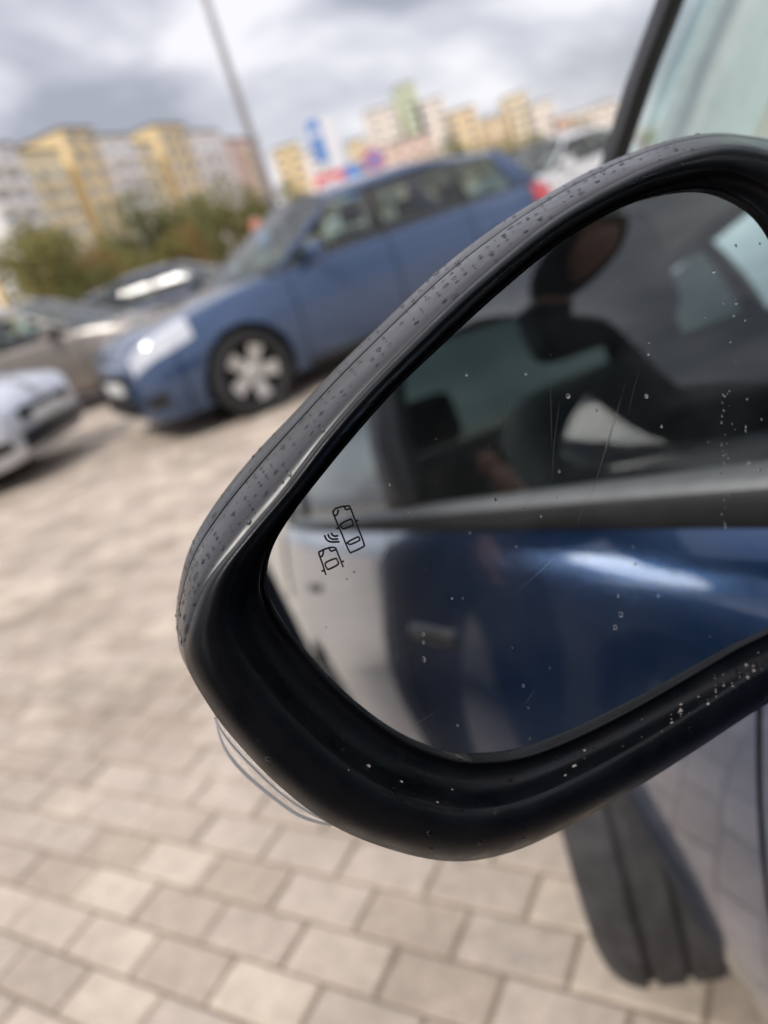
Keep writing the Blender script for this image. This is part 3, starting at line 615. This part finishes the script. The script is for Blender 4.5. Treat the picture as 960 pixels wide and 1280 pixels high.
# scratches
V, F = [], []
for x0, y0, x1, y1, w in [(775, 500, 738, 625, .35), (782, 478, 745, 600, .25), (688, 470, 690, 560, .25), (700, 500, 690, 600, .25), (640, 490, 628, 545, .22), (735, 620, 720, 665, .22), (640, 745, 700, 690, .15), (520, 905, 545, 890, .3), (655, 880, 668, 862, .25), (470, 720, 500, 660, .15), (800, 460, 785, 520, .18)]:
    q = catmull([(x0, y0), ((x0 + x1) / 2 + random.uniform(-2, 2), (y0 + y1) / 2), (x1, y1)], 6); n = len(q); b0 = len(V)
    for i in range(n):
        t = q[min(i + 1, n - 1)] - q[max(i - 1, 0)]; t /= np.linalg.norm(t); nn = np.array([-t[1], t[0]]) * w * (.3 + math.sin(math.pi * i / (n - 1))) * .42
        for k in (1, -1): V.append(to_own(on_plane(*(q[i] + nn * k), -.00065)))
    for i in range(n - 1): a = b0 + 2 * i; F.append((a, a + 1, a + 3, a + 2))
scr = link('scratches', mesh_of(V, F, False), mat('scratch', (.10, .10, .10), .6, noise=.2), mirror); scr['kind'] = 'stuff'
# indicator lens along the outer lower edge
inner = catmull([(268, 888), (276, 903), (300, 932), (345, 979), (385, 1009), (418, 1030)], 6); outer = catmull([(270, 898), (281, 936), (304, 967), (345, 1001), (378, 1022), (414, 1031)], 6)
rowsL = []
for k, off in ((-.4, -.001), (0, -.003), (.35, -.005), (.7, -.009), (.93, -.013), (1, -.018), (.9, -.026), (.2, -.032)): rowsL.append([on_plane(*(a * (1 - k) + b * k), off) for a, b in zip(inner, outer)])
lensm = bpy.data.materials.new('clear_lens'); lensm.use_nodes = True; b_ = lensm.node_tree.nodes['Principled BSDF']; b_.inputs['Base Color'].default_value = (.86, .86, .86, 1); b_.inputs['Roughness'].default_value = .06; b_.inputs['Transmission Weight'].default_value = .88; b_.inputs['IOR'].default_value = 1.46
ind = link('indicator_lens', own_mesh(rowsL, False), lensm, mirror); ind['label'] = 'clear plastic turn indicator lens'
rowsI = [[on_plane(*(a * (1 - k) + b * k), off) for a, b in zip(inner, outer)] for k, off in ((-.3, -.012), (.45, -.016), (.5, -.022), (-.3, -.03))]
link('indicator_reflector', own_mesh(rowsI, False), M['chrome'], mirror)
link('lens_edge', mesh_of(*tube([to_own(p) for p in rowsL[4]], .00055, 8)), M['pole'], mirror)
link('lens_rib', mesh_of(*tube([to_own(p) for p in rowsL[2]], .0003, 6)), M['pole'], mirror)
# mirror foot to the door
fa = [on_plane(1050, 560, -.045), on_plane(1050, 760, -.045)]
q0, q1 = to_own(fa[0]), to_own(fa[1]); P = []
for t in np.linspace(0, 1, 10):
    y = q0[1] * (1 - t) + .815 * t; zc = (q0[2] + q1[2]) / 2 * (1 - t) + 1.0 * t; hx = .045 + .035 * t * t; hz = .03
    P.append([(q0[0] + .01 + hx * math.cos(a), y, zc + hz * math.sin(a)) for a in np.linspace(0, 2 * math.pi, 17)[:-1]])
link('mirror_foot', mesh_of(*grid(P, closed_v=True)), M['rim_black'], mirror)
# rain drops: squashed caps on glass, frame, cap and surround
water = bpy.data.materials.new('water'); water.use_nodes = True; b_ = water.node_tree.nodes['Principled BSDF']; b_.inputs['Base Color'].default_value = (1, 1, 1, 1); b_.inputs['Roughness'].default_value = 0; b_.inputs['Transmission Weight'].default_value = 1; b_.inputs['IOR'].default_value = 1.33
def drops(name, items):
    V, F = [], []
    for P, N, r, hgt, el in items:
        N = N / np.linalg.norm(N); a = np.cross(N, [0, 0, 1.]); a /= np.linalg.norm(a) + 1e-9; b = np.cross(N, a); b0 = len(V); ph = [random.uniform(.82, 1.18) for _ in range(10)]
        for j, (cr, ch) in enumerate(((1, -.05), (.97, .3), (.75, .72), (.4, .95))):
            for k in range(10):
                t = 2 * math.pi * k / 10; V.append(to_own(P + (a * math.cos(t) * r * cr + b * math.sin(t) * r * cr * el) * ph[k] + N * ch * hgt))
        V.append(to_own(P + N * hgt))
        for j in range(3):
            for k in range(10): F.append((b0 + j * 10 + k, b0 + j * 10 + (k + 1) % 10, b0 + (j + 1) * 10 + (k + 1) % 10, b0 + (j + 1) * 10 + k))
        for k in range(10): F.append((b0 + 30 + k, b0 + 30 + (k + 1) % 10, b0 + 40))
    o = link(name, mesh_of(V, F), water, mirror); o['kind'] = 'stuff'; return o
def poly_in(x, y, poly):
    c = False; n = len(poly)
    for i in range(n):
        x0, y0 = poly[i]; x1, y1 = poly[i - 1]
        if (y0 > y) != (y1 > y) and x < (x1 - x0) * (y - y0) / (y1 - y0) + x0: c = not c
    return c
gpoly = [tuple(t[:2]) for t in TR]; items = []
fixed = [(529, 793, 4), (530, 824, 4.5), (529, 803, 3), (772, 745, 3), (776, 768, 5.5), (769, 784, 5), (565, 748, 2.6), (654, 857, 3.2), (710, 495, 4.4), (657, 467, 3), (746, 513, 3.6), (808, 495, 4.5), (620, 625, 3.2), (699, 589, 2.8), (676, 645, 2.4), (656, 636, 2.4), (827, 533, 2.6), (885, 552, 2), (892, 339, 4.5), (920, 378, 4), (904, 379, 2.6), (917, 394, 3), (931, 400, 2.6), (881, 396, 2.6), (913, 427, 3), (810, 442, 3), (811, 428, 2.2),
    (920, 307, 2.6), (950, 305, 2.6), (950, 588, 3.6), (936, 577, 4.5), (906, 655, 3), (822, 745, 3), (794, 705, 2.8), (852, 712, 2.2), (572, 907, 2.6), (687, 835, 2), (443, 715, 2.6), (583, 468, 3), (463, 605, 2.2), (487, 606, 2), (510, 640, 2), (645, 683, 2), (587, 666, 2.4), (640, 810, 2), (736, 692, 2.5), (791, 683, 2), (660, 885, 2.2), (662, 923, 2.4)]
for x, y, r in fixed: items.append((x, y, r))
for _ in range(26): items.append((random.gauss(907, 4), random.uniform(480, 660), random.uniform(1, 2.8)))
for _ in range(5): items.append((random.gauss(925, 12), random.uniform(495, 540), random.uniform(1.4, 3)))
for _ in range(60): items.append((random.uniform(350, 1000), random.uniform(250, 940), abs(random.gauss(0, .5)) + .7))
items = [(on_plane(x, y, -.0008), NM, r * .22 / FOC * .62, r * .22 / FOC * .38, random.uniform(1.0, 1.5)) for x, y, r in items if poly_in(x, y, gpoly)]
drops('glass_raindrops', items)
items = []
SUR = [np.array(r) for r in BROWS + CROWS[2:]]
def surf(row, i):
    a, b = SUR[int(row)], SUR[min(int(row) + 1, len(SUR) - 1)]; t = row - int(row); P = a[i] * (1 - t) + b[i] * t
    du = a[(i + 1) % NR] - a[i - 1]; dv = b[i] - a[i]; N = np.cross(du, dv); N /= np.linalg.norm(N) + 1e-12
    if N @ (P - cen) < 0: N = -N
    return P, N
for _ in range(520):
    i = random.randrange(1 * MS, 14 * MS); row = random.choice((random.uniform(.6, 5.6), random.uniform(2, 5.8), random.uniform(6.05, 8))); 
    if row >= len(SUR) - 1.01: continue
    P, N = surf(row, i); r = .00018 + abs(random.gauss(0, .00026)); items.append((P, N, r, r * .55, random.uniform(.8, 1.6)))
drops('frame_raindrops', items)
items = []
LR = [np.array(r) for r in rows]
for _ in range(70):
    i = random.randrange(17 * MS, 27 * MS); row = random.choice((random.uniform(6.2, 10), random.uniform(10, 15.5))); a, b = LR[int(row)], LR[int(row) + 1]; t = row - int(row); P = a[i] * (1 - t) + b[i] * t
    N = np.cross(a[(i + 1) % NR] - a[i - 1], b[i] - a[i]); N /= np.linalg.norm(N)
    if N @ NM < 0: N = -N
    r = .0003 + abs(random.gauss(0, .0004)); items.append((P, N, r, r * .6, random.uniform(.9, 1.5)))
drops('surround_raindrops', items)
# dried grit caught in the lower lip
V, F = [], []
for _ in range(60):
    f_ = abs(random.gauss(0, .5)); i = int((26.2 - f_ * 1.6) * MS + random.uniform(-4, 4)) % NR
    if random.random() < .25: i = random.randrange(18 * MS, 27 * MS)
    row = min(max(random.gauss(8.6, 1.2), 6.3), 12); a, b = LR[int(row)], LR[int(row) + 1]; P = a[i] + (b[i] - a[i]) * (row - int(row)) + NM * .0002
    r = .0001 + abs(random.gauss(0, .00022)); b0 = len(V)
    for k in range(5): V.append(to_own(P + (RT * math.cos(k * 1.2566) * random.uniform(.5, 2) + UP * math.sin(k * 1.2566)) * r))
    F.append(tuple(range(b0, b0 + 5)))
gr = link('grit', mesh_of(V, F, False), mat('pale_grit', (.30, .28, .25), .9, noise=.3), mirror); gr['kind'] = 'stuff'

# ------------------------------------------------------------------ the person taking the picture, seen reflected in door and window
def skin_mesh(chains, level=2):
    """chains: list of [(xyz, radius)...]; equal points weld into one skeleton; first point is the root"""
    verts, radii, edges, idx = [], [], [], {}
    def vid(p, r):
        k = tuple(round(c, 4) for c in p)
        if k not in idx: idx[k] = len(verts); verts.append(p); radii.append(r)
        return idx[k]
    for ch in chains:
        ids = [vid(p, r) for p, r in ch]
        edges += [(a, b) for a, b in zip(ids, ids[1:])]
    me = bpy.data.meshes.new('skeleton'); me.from_pydata(verts, edges, []); o = bpy.data.objects.new('skeleton', me); COL.objects.link(o)
    md = o.modifiers.new('skin', 'SKIN'); md.use_smooth_shade = True; o.modifiers.new('sub', 'SUBSURF').levels = level
    for sv, r in zip(me.skin_vertices[0].data, radii): sv.radius = (r, r) if not hasattr(r, '__len__') else r
    me.skin_vertices[0].data[0].use_root = True
    dg = bpy.context.evaluated_depsgraph_get(); out = bpy.data.meshes.new_from_object(o.evaluated_get(dg)); bpy.data.objects.remove(o)
    out.polygons.foreach_set('use_smooth', [True] * len(out.polygons)); return out
pw = ORG + hO * (-2.12) + lO * 1.16                   # where the person stands, leaning forward with the phone held out
prz = math.atan2(hO[1], hO[0])
person = empty('person', (pw[0], pw[1], 0), prz); tag(person, 'person in dark hooded jacket and jeans holding out a phone, mirrored in the blue door', 'person')
IP = Matrix.LocRotScale(person.location, person.rotation_euler, None).inverted()
def to_p(P): return tuple(IP @ Vector([float(c) for c in P]))
ph_c = CP - FW * .0075 - RT * .020 - UP * .052         # phone centre: lens in its upper corner
gripL = to_p(ph_c - RT * .052 - UP * .05 - FW * .012)
pel = (0, 0, .95)
def leg(s): return [(pel, .15), ((0, s * .10, .89), .115), ((.02, s * .12, .70), .092), ((.03, s * .125, .50), .068), ((.0, s * .13, .30), .06), ((-.02, s * .135, .10), .044), ((0, s * .138, .05), .046), ((.10, s * .15, .035), .042), ((.19, s * .16, .03), .032)]
sh = (.17, 0, 1.38)
wrL = tuple(np.array(gripL) + np.array([-.075, .03, -.045])); wrR = (.34, -.10, 1.06)
def arm(s, hand, el): 
    m_ = tuple(e * .4 + h * .6 for e, h in zip(el, hand))
    return [(sh, .15), ((.17, s * .16, 1.40), .095), ((.18, s * .215, 1.34), .085), (tuple(a_ * .5 + b_ * .5 for a_, b_ in zip((.18, s * .215, 1.34), el)), .072), (el, .062), (m_, .05), (hand, .030)]
body = [[(pel, .15), ((.05, 0, 1.08), .175), ((.11, 0, 1.23), .195), (sh, .15), ((.21, 0, 1.48), .062), ((.25, 0, 1.55), .062)], leg(1), leg(-1), arm(1, wrL, (.50, .17, 1.07)), arm(-1, wrR, (.10, -.205, 1.12))]
HX, HZ = .25, 1.65                                     # head centre
bme_ = skin_mesh(body)
for mm in (M['jacket'], M['jeans'], M['shoe'], M['skin']): bme_.materials.append(mm)
for p_ in bme_.polygons:
    c = p_.center; near = min((c - Vector(wrL)).length, (c - Vector(wrR)).length)
    p_.material_index = 3 if (c.z > 1.51 and c.x > .1 or near < .035) else 0 if c.z > .90 else 1 if c.z > .075 else 2
link('body', bme_, None, person)
# head: one shaped surface with brow, nose, mouth and chin
P = []
for i in range(25):
    ph = math.pi * i / 24 - math.pi / 2; row = []
    for k in range(32):
        th = 2 * math.pi * k / 32; x, y, z = math.cos(ph) * math.cos(th), math.cos(ph) * math.sin(th), math.sin(ph)
        jaw = 1 - .28 * max(0, -z - .1) ; X, Y, Z = .098 * x * (1 if x > 0 else 1.02), .075 * y * jaw, .115 * z
        if x > 0:
            X += .022 * math.exp(-(y / .16) ** 2 - ((z + .12) / .16) ** 2) + .006 * math.exp(-(y / .35) ** 2 - ((z + .45) / .09) ** 2) - .010 * math.exp(-((abs(y) - .36) / .16) ** 2 - ((z - .05) / .12) ** 2) + .010 * math.exp(-(y / .3) ** 2 - ((z + .8) / .15) ** 2)
        row.append((X + HX, Y, Z + HZ))
    P.append(row)
head = link('head', mesh_of(*grid(P, closed_v=True)), M['skin'], person)
Hr = [[((q[0] - HX) * 1.09 + HX - .005, q[1] * 1.10, (q[2] - HZ) * 1.09 + HZ + .005) for q in r] for i, r in enumerate(P) if i >= 9]
Vh, Fh = grid(Hr, closed_v=True); mean = lambda f, k: np.mean([Vh[i][k] for i in f])
Fh = [f for f in Fh if not (mean(f, 0) > HX + .045 and mean(f, 2) < HZ + .055) and not (mean(f, 0) > HX and mean(f, 2) < HZ + .005)]
link('hair', mesh_of(Vh, Fh), M['hair'], head)
Vd, Fd = grid([[((q[0] - HX) * 1.22 + HX - .015, q[1] * 1.28, (q[2] - HZ) * 1.2 + HZ) for q in r] for r in P], closed_v=True)
link('hood', mesh_of(Vd, [f for f in Fd if np.mean([Vd[i][0] for i in f]) < HX + .062]), M['jacket'], head)
for s in (1, -1):
    link('ear', mesh_of(*lathe([(.0, -.008), (.018, -.006), (.022, .0), (.014, .008), (0, .006)], 14)), M['skin'], head, (HX - .005, s * .076, HZ - .005))
    eye = mesh_of(*lathe([(0, -.011), (.008, -.008), (.011, 0), (.008, .008), (0, .011)], 14)); link('eye', eye, M['swhite'], head, (HX + .073, s * .028, HZ + .007))
# hands closing on the edges of the phone
phR = Matrix(((RT[0], UP[0], -FW[0]), (RT[1], UP[1], -FW[1]), (RT[2], UP[2], -FW[2])))
for s, wr in ((-1, wrL),):
    w_ = CP * 0 + np.array(ph_c)
    def Pp(a, b, c): return to_p(w_ + RT * a * s + UP * b + FW * c)        # a: outwards, b: up the phone, c: forward
    palm0, palm1 = Pp(.062, -.075, -.028), Pp(.060, -.045, -.022)
    ch = [[(wr, .024), (palm0, .021), (palm1, .020)]]
    for k, (bb, ln) in enumerate(((-.028, 1.0), (-.048, 1.05), (-.068, 1.0), (-.086, .85))):
        ch.append([(palm1, .020), (Pp(.060, bb, -.006), .0095), (Pp(.050, bb + .003, .010), .0085), (Pp(.050 - .022 * ln, bb + .004, .013), .0078), (Pp(.050 - .034 * ln, bb + .004, .011), .007)])
    ch.append([(palm0, .021), (Pp(.052, -.062, -.030), .0115), (Pp(.036, -.045, -.022), .010), (Pp(.024, -.032, -.019), .0088)])
    link('hand', skin_mesh(ch, 2), M['skin'], person)
wv = Vector(wrR)                                        # the other hand is loosely closed before the chest
ch = [[(wrR, .028), (tuple(wv + Vector((.02, 0, -.05))), .026), (tuple(wv + Vector((.03, 0, -.085))), .024)]]
for k in range(4):
    b0 = wv + Vector((.05 - .02 * k, .004, -.105)); ch.append([(tuple(wv + Vector((.03, 0, -.085))), .024), (tuple(b0), .0098), (tuple(b0 + Vector((.006, .006, -.035))), .0088), (tuple(b0 + Vector((.004, .020, -.058 + .004 * abs(k - 1)))), .0075)])
ch.append([(tuple(wv + Vector((.02, 0, -.05))), .026), (tuple(wv + Vector((.052, .012, -.07))), .0115), (tuple(wv + Vector((.066, .02, -.10))), .0095)])
link('hand', skin_mesh(ch, 2), M['skin'], person)
phone = link('smartphone', bm_mesh(box_bm((.0715, .147, .008), (0, 0, 0), .0035, 3), True), M['phone']); tag(phone, 'black smartphone held out in one hand by the person', 'phone')
phone.matrix_world = Matrix.Translation(Vector([float(c) for c in ph_c])) @ phR.to_4x4()
link('screen', box_me((.066, .141, .0006), (0, 0, .0043)), mat('phone_screen', (.02, .02, .02), .1, noise=.1, emit=((.5, .5, .52), .35)), phone)
link('camera_bump', box_me((.034, .034, .0015), (.012, .049, -.0046), .0004), M['phone'], phone)

# ------------------------------------------------------------------ lamp post, signs
def post(x, y, h, r0, r1): return cyl_me(r0, r1, h, 20)
pb = ground(350, 281, .0); d = ray(350, 281); dd = 15.0; base = CP + d * (dd / d[1])
lp = empty('lamp_post', (base[0], base[1], 0)); tag(lp, 'tall grey steel lamp post rising behind the blue estate car', 'lamp post')
link('pole', cyl_me(.08, .045, 10.5, 20), M['pole'], lp); link('base_plate', box_me((.34, .34, .03), (0, 0, .015), .005, 1), M['pole'], lp)
link('access_door', box_me((.1, .02, .35), (0, -.1, .8), .005, 1), M['pole'], lp)
arm_ = mesh_of(*tube([(0, 0, 10.4), (.05, 0, 10.65), (.4, 0, 10.8), (1.3, 0, 10.9)], .035, 10)); link('bracket_arm', arm_, M['pole'], lp); link('lantern', box_me((.7, .26, .12), (1.6, 0, 10.9), .05), M['pole'], lp)
def sign(px_, py_, dist, label, boards):
    a = azimuth_point(px_, py_, dist); s = empty('road_sign', (a[0], a[1], 0), math.atan2(-a[0], a[1])); tag(s, label, 'sign')
    top = max(b[1] + b[3] / 2 for b in boards) + .05; link('post', cyl_me(.04, .04, top, 12), M['pole'], s)
    for i, (kind, z, w, h, mm, dx) in enumerate(boards):
        if kind == 'disc':
            d_ = link('disc', bm_mesh(_disc(w / 2)), mm[0], s, (dx, -.05, z)); 
            if len(mm) > 1: link('face', bm_mesh(_disc(w * .38)), mm[1], d_, (0, -.018, 0)); link('bar', box_me((w * .85, .01, w * .12), (0, -.03, 0)), mm[0], d_, None, (0, rad(45), 0))
        else:
            d_ = link('board', box_me((w, .025, h), (0, 0, 0), .006, 1), mm[0], s, (dx, -.055, z))
            if len(mm) > 1: link('bar', box_me((w * .7, .012, h * .24), (0, -.016, 0)), mm[1], d_)
    return s
def _disc(r):
    bm = bmesh.new(); bmesh.ops.create_cone(bm, cap_ends=True, segments=32, radius1=r, radius2=r, depth=.02, matrix=Matrix.Rotation(rad(90), 4, 'X')); return bm
sign(408, 215, 22, 'tall blue and white panel sign on a post over the blue roof', [('board', 3.45, .34, .62, (M['sblue'], M['swhite']), 0), ('board', 2.95, .32, .34, (M['sblue'],), 0), ('board', 3.05, .34, 1.35, (M['swhite'],), .38)])
sign(418, 233, 20, 'red no-entry board beside a small blue and white board', [('board', 2.15, .75, .42, (M['sred'], M['swhite']), -.05), ('board', 2.0, .5, .75, (M['sblue'], M['swhite']), .5)])
sign(470, 210, 24, 'round blue no-stopping sign with a red ring and white plate below', [('disc', 2.55, .62, .62, (M['sred'], M['sblue']), 0), ('board', 1.95, .5, .42, (M['swhite'],), 0)])
sign(322, 288, 20, 'small orange and blue board on a short post near the lamp post', [('board', 1.75, .26, .24, (M['sorange'],), 0), ('board', 1.42, .34, .36, (M['sblue'], M['swhite']), .06)])
a = azimuth_point(8, 385, 16); yp = link('marker_post', cyl_me(.05, .05, 2.1, 12), M['syellow'], None, (a[0], a[1], 0)); tag(yp, 'yellow marker post at the end of the tree row', 'post')

# ------------------------------------------------------------------ apartment buildings far behind
def wallm(name, c): return mat(name, c, .85, noise=.10, nscale=.5)
WC = dict(yellow=wallm('yellow_render', lin(234, 220, 188)), deep=wallm('deep_yellow_render', lin(234, 211, 164)), white=wallm('white_render', lin(238, 234, 232)), pink=wallm('pink_render', lin(226, 190, 176)), green=wallm('green_render', lin(204, 212, 182)), pale=wallm('pale_render', lin(238, 228, 214)), tan=wallm('tan_render', lin(232, 210, 172)), salmon=wallm('salmon_render', lin(236, 206, 186)), roof=wallm('roof_grey', lin(120, 112, 106)))  # wall colours lightened to stand in for distance haze
winbig = box_me((1.9, .12, 1.5)); winbig.materials.append(M['bwin']); frame_me = box_me((2.1, .06, 1.7)); frame_me.materials.append(M['swhite'])
def building(label, bays, dist, windows=True):
    """bays: (top-left px x, top-right px x, top px y, colour, style); dist(px) gives the ground distance"""
    x0 = azimuth_point(bays[0][0], bays[0][2], dist(bays[0][0])); x1 = azimuth_point(bays[-1][1], bays[-1][2], dist(bays[-1][1])); line = x1 - x0
    def on_front(px_, py_):                              # where that pixel's azimuth meets the straight facade line
        d = ray(px_, py_); t = (x0[0] * d[1] - x0[1] * d[0]) / (line[1] * d[0] - line[0] * d[1]); y_ = x0[1] + line[1] * t; return CP + d * (y_ / d[1])
    rz = math.atan2(x1[1] - x0[1], x1[0] - x0[0]); b = empty('apartment_building', (x0[0], x0[1], 0), rz); tag(b, label, 'building'); I = Matrix.LocRotScale(b.location, b.rotation_euler, None).inverted()
    for pa, pb_, ty_, colr, style in bays:
        A, B = on_front(pa, ty_), on_front(pb_, ty_); a, c = I @ Vector([float(q) for q in A]), I @ Vector([float(q) for q in B]); w = c.x - a.x; h = (A[2] + B[2]) / 2; set_ = {'tower': -.3, 'balcony': -1.2}.get(style, 0)
        wl_ = link('wall', box_me((w, 12, h), (0, 6 + set_, h / 2)), WC[colr], b, (a.x + w / 2, a.y, 0))
        link('parapet', box_me((w + .3, 12.4, .5), (0, 6 + set_, h + .24)), WC['roof'], b, (a.x + w / 2, a.y, 0))
        n = max(1, int(w / 3.6)); fl = int(h / 2.85)
        if style == 'blank' or not windows and style == 'tower': continue
        if windows:
            for f_ in range(fl):
                z = 1.7 + f_ * 2.85
                for k in range(n):
                    x = a.x + w * (k + .5) / n; 
                    fr_ = link('window', winbig, None, b, (x, a.y + set_ - .06, z)); link('window_frame', frame_me, None, fr_, (0, .05, 0))
                if style == 'balcony': link('balcony', box_me((w * .86, 1.1, 1.0), (0, -.6, 0)), WC['white'], b, (a.x + w / 2, a.y + set_, z - .9))
                elif style == 'loggia' and f_ % 1 == 0: link('balcony', box_me((w * .45, .8, .95), (0, -.4, 0)), WC['yellow'], b, (a.x + w * .62, a.y + set_, z - .95))
        else:
            V, F = [], []
            cube = [(x, y, z) for x in (-.9, .9) for y in (-.1, .02) for z in (-.75, .75)]; cf = [(0, 1, 3, 2), (4, 6, 7, 5), (0, 4, 5, 1), (2, 3, 7, 6), (0, 2, 6, 4), (1, 5, 7, 3)]
            for f_ in range(fl):
                for k in range(n):
                    b0 = len(V); V += [(q[0] + a.x + w * (k + .5) / n, q[1] + a.y + set_, q[2] + 1.7 + f_ * 2.85) for q in cube]; F += [tuple(i + b0 for i in q) for q in cf]
            o = link('window_rows', mesh_of(V, F, False), M['bwin'], b); o['kind'] = 'stuff'
    return b
dl = lambda x: float(np.interp(x, [-60, 400], [122, 235]))
building('long yellow and white stepped apartment block beyond the autumn trees', [(-48, 9, 186, 'white', 'balcony'), (11, 73, 191, 'yellow', 'loggia'), (74, 114, 163, 'deep', 'tower'), (116, 156, 174, 'white', 'balcony'), (158, 190, 181, 'yellow', 'loggia'), (191, 228, 158, 'deep', 'tower'), (230, 270, 168, 'white', 'balcony'), (272, 322, 175, 'pink', 'loggia')], dl)
building('lower yellow and grey end block behind the lamp post', [(338, 374, 184, 'deep', 'loggia'), (376, 402, 190, 'white', 'balcony')], lambda x: 255., False)
building('pale block with a green stepped tower on its roof', [(435, 456, 176, 'tan', 'plain'), (456, 494, 136, 'pale', 'plain'), (494, 518, 106, 'green', 'plain'), (518, 554, 126, 'pale', 'plain'), (554, 594, 138, 'tan', 'plain')], lambda x: 285., False)
building('low salmon building in front of the green tower block', [(486, 540, 172, 'salmon', 'plain')], lambda x: 230., False)
building('tan slab block with a tall central stair tower', [(598, 632, 147, 'tan', 'plain'), (632, 658, 118, 'yellow', 'plain'), (658, 690, 129, 'pale', 'plain'), (690, 712, 147, 'salmon', 'plain'), (712, 772, 135, 'pale', 'plain')], lambda x: 300., False)

# ------------------------------------------------------------------ autumn trees
def leafm(name, c1, c2):
    m = bpy.data.materials.new(name); m.use_nodes = True; n, l = m.node_tree.nodes, m.node_tree.links; b = n['Principled BSDF']; g = n.new('ShaderNodeNewGeometry'); r = n.new('ShaderNodeValToRGB')
    r.color_ramp.elements[0].color = (*c1, 1); r.color_ramp.elements[1].color = (*c2, 1); l.new(g.outputs['Random Per Island'], r.inputs[0]); l.new(r.outputs[0], b.inputs['Base Color']); b.inputs['Roughness'].default_value = .7
    b.inputs['Subsurface Weight'].default_value = 0; return m
LM = [leafm('leaf_green', (.08, .10, .025), (.22, .22, .06)), leafm('leaf_olive', (.12, .115, .03), (.29, .25, .065)), leafm('leaf_rust', (.17, .11, .035), (.36, .24, .065))]
def crown_me(seed, squash):
    r = np.random.default_rng(seed); cl = []
    for _ in range(22): u = r.normal(size=3); u /= np.linalg.norm(u); cl.append((u * r.uniform(.35, .82) * np.array([1, 1, squash]), r.uniform(.22, .40)))
    V, F = [], []
    for c, s in cl:
        for _ in range(110):
            u = r.normal(size=3); u /= np.linalg.norm(u); p = c + u * s * r.uniform(.6, 1.0) ** .5; a = r.normal(size=3); a /= np.linalg.norm(a); b = np.cross(a, r.normal(size=3)); b /= np.linalg.norm(b) + 1e-9; k = r.uniform(.035, .065); b0 = len(V)
            V += [p - a * k, p + b * k * .6, p + a * k, p - b * k * .6]; F.append((b0, b0 + 1, b0 + 2, b0 + 3))
    return V, F
CR = []
for i in range(3):
    for j in range(2): me = mesh_of(*crown_me(11 + i * 2 + j, .9 + .25 * j), False); me.materials.append(LM[i]); CR.append(me)
def trunk_me():
    pts = [(0, 0, 0), (.01, .01, .3), (.0, .02, .6)]; V, F = tube(pts, [.045, .032, .02], 8)
    for k in range(5):
        a = k * 1.3; v, f = tube([(0, .01, .35 + .05 * k), (math.cos(a) * .2, math.sin(a) * .2, .62 + .03 * k), (math.cos(a) * .36, math.sin(a) * .36, .8)], [.02, .012, .005], 6); F += [tuple(i + len(V) for i in q) for q in f]; V = V + v
    return mesh_of(V, F)
TM = trunk_me(); TM.materials.append(M['bark'])
tl = [  # px of the crown top, distance, crown half width px, kind, label
    (10, 292, 45, 52, 2, 'rust brown bushy tree beside the yellow marker post'), (62, 330, 48, 36, 1, 'low olive tree under the stepped apartment block'), (108, 322, 44, 30, 4, 'narrow rust tree between two olive trees'), (160, 268, 50, 42, 1, 'olive tree with a rounded top before the white balconies'), (205, 262, 52, 34, 0, 'dark green tree under the second yellow stair tower'),
    (226, 300, 42, 24, 5, 'small rust orange tree below the dark green one'), (266, 246, 55, 34, 3, 'tall olive tree next to the lamp post'), (306, 250, 60, 26, 0, 'dark green slim tree right behind the lamp post'), (356, 244, 64, 24, 1, 'olive tree between lamp post and panel sign'), (385, 250, 60, 22, 4, 'rust tree under the grey end block'), (448, 220, 60, 16, 5, 'small rust tree beside the round sign'),
    (36, 300, 40, 40, 3, 'tall olive tree crowding the rust brown one'), (132, 300, 56, 34, 0, 'dark green tree between narrow rust tree and rounded olive'), (90, 345, 40, 40, 0, 'low dark green bush-like tree behind the brown-grey roof'), (180, 318, 40, 44, 2, 'spreading rust tree over the dark slate roof'), (245, 272, 46, 30, 1, 'broad olive tree below the pink end bay'), (335, 268, 50, 30, 2, 'rust tree just past the lamp post'), (470, 215, 66, 18, 1, 'olive tree behind the round sign'),
    (535, 200, 75, 22, 3, 'olive tree between the salmon building and the tan slab'), (625, 188, 85, 22, 1, 'wide olive tree under the central stair tower'), (510, 205, 75, 18, 4, 'rust tree before the salmon building'), (560, 186, 80, 22, 1, 'olive tree over the blue estate roof'), (590, 188, 80, 14, 3, 'slim olive tree beside the tan slab block'), (665, 172, 85, 18, 0, 'dark green tree below the tan slab block'), (722, 160, 80, 26, 5, 'rust tree near the black windscreen pillar'), (700, 182, 85, 16, 2, 'low rust tree before the pale block')]
for px_, py_, dist, hw, kind, lab in tl:
    a = azimuth_point(px_, py_ - (22 if px_ < 330 else 10), dist); h = a[2]; r = hw / FOC * dist * 1.15; t = empty('tree', (a[0], a[1], 0), random.uniform(0, 6)); tag(t, lab, 'tree', 'autumn trees before the apartment blocks')
    hs = max(h, 2.2); tr_ = link('trunk', TM, None, t); tr_.scale = (hs * .9, hs * .9, hs * .9)
    hz = max(hs * .42, .8); cr = link('crown', CR[kind], None, t, (0, 0, hs - hz * .98)); cr.scale = (r * 1.05, r * 1.05, hz); cr['kind'] = 'stuff'
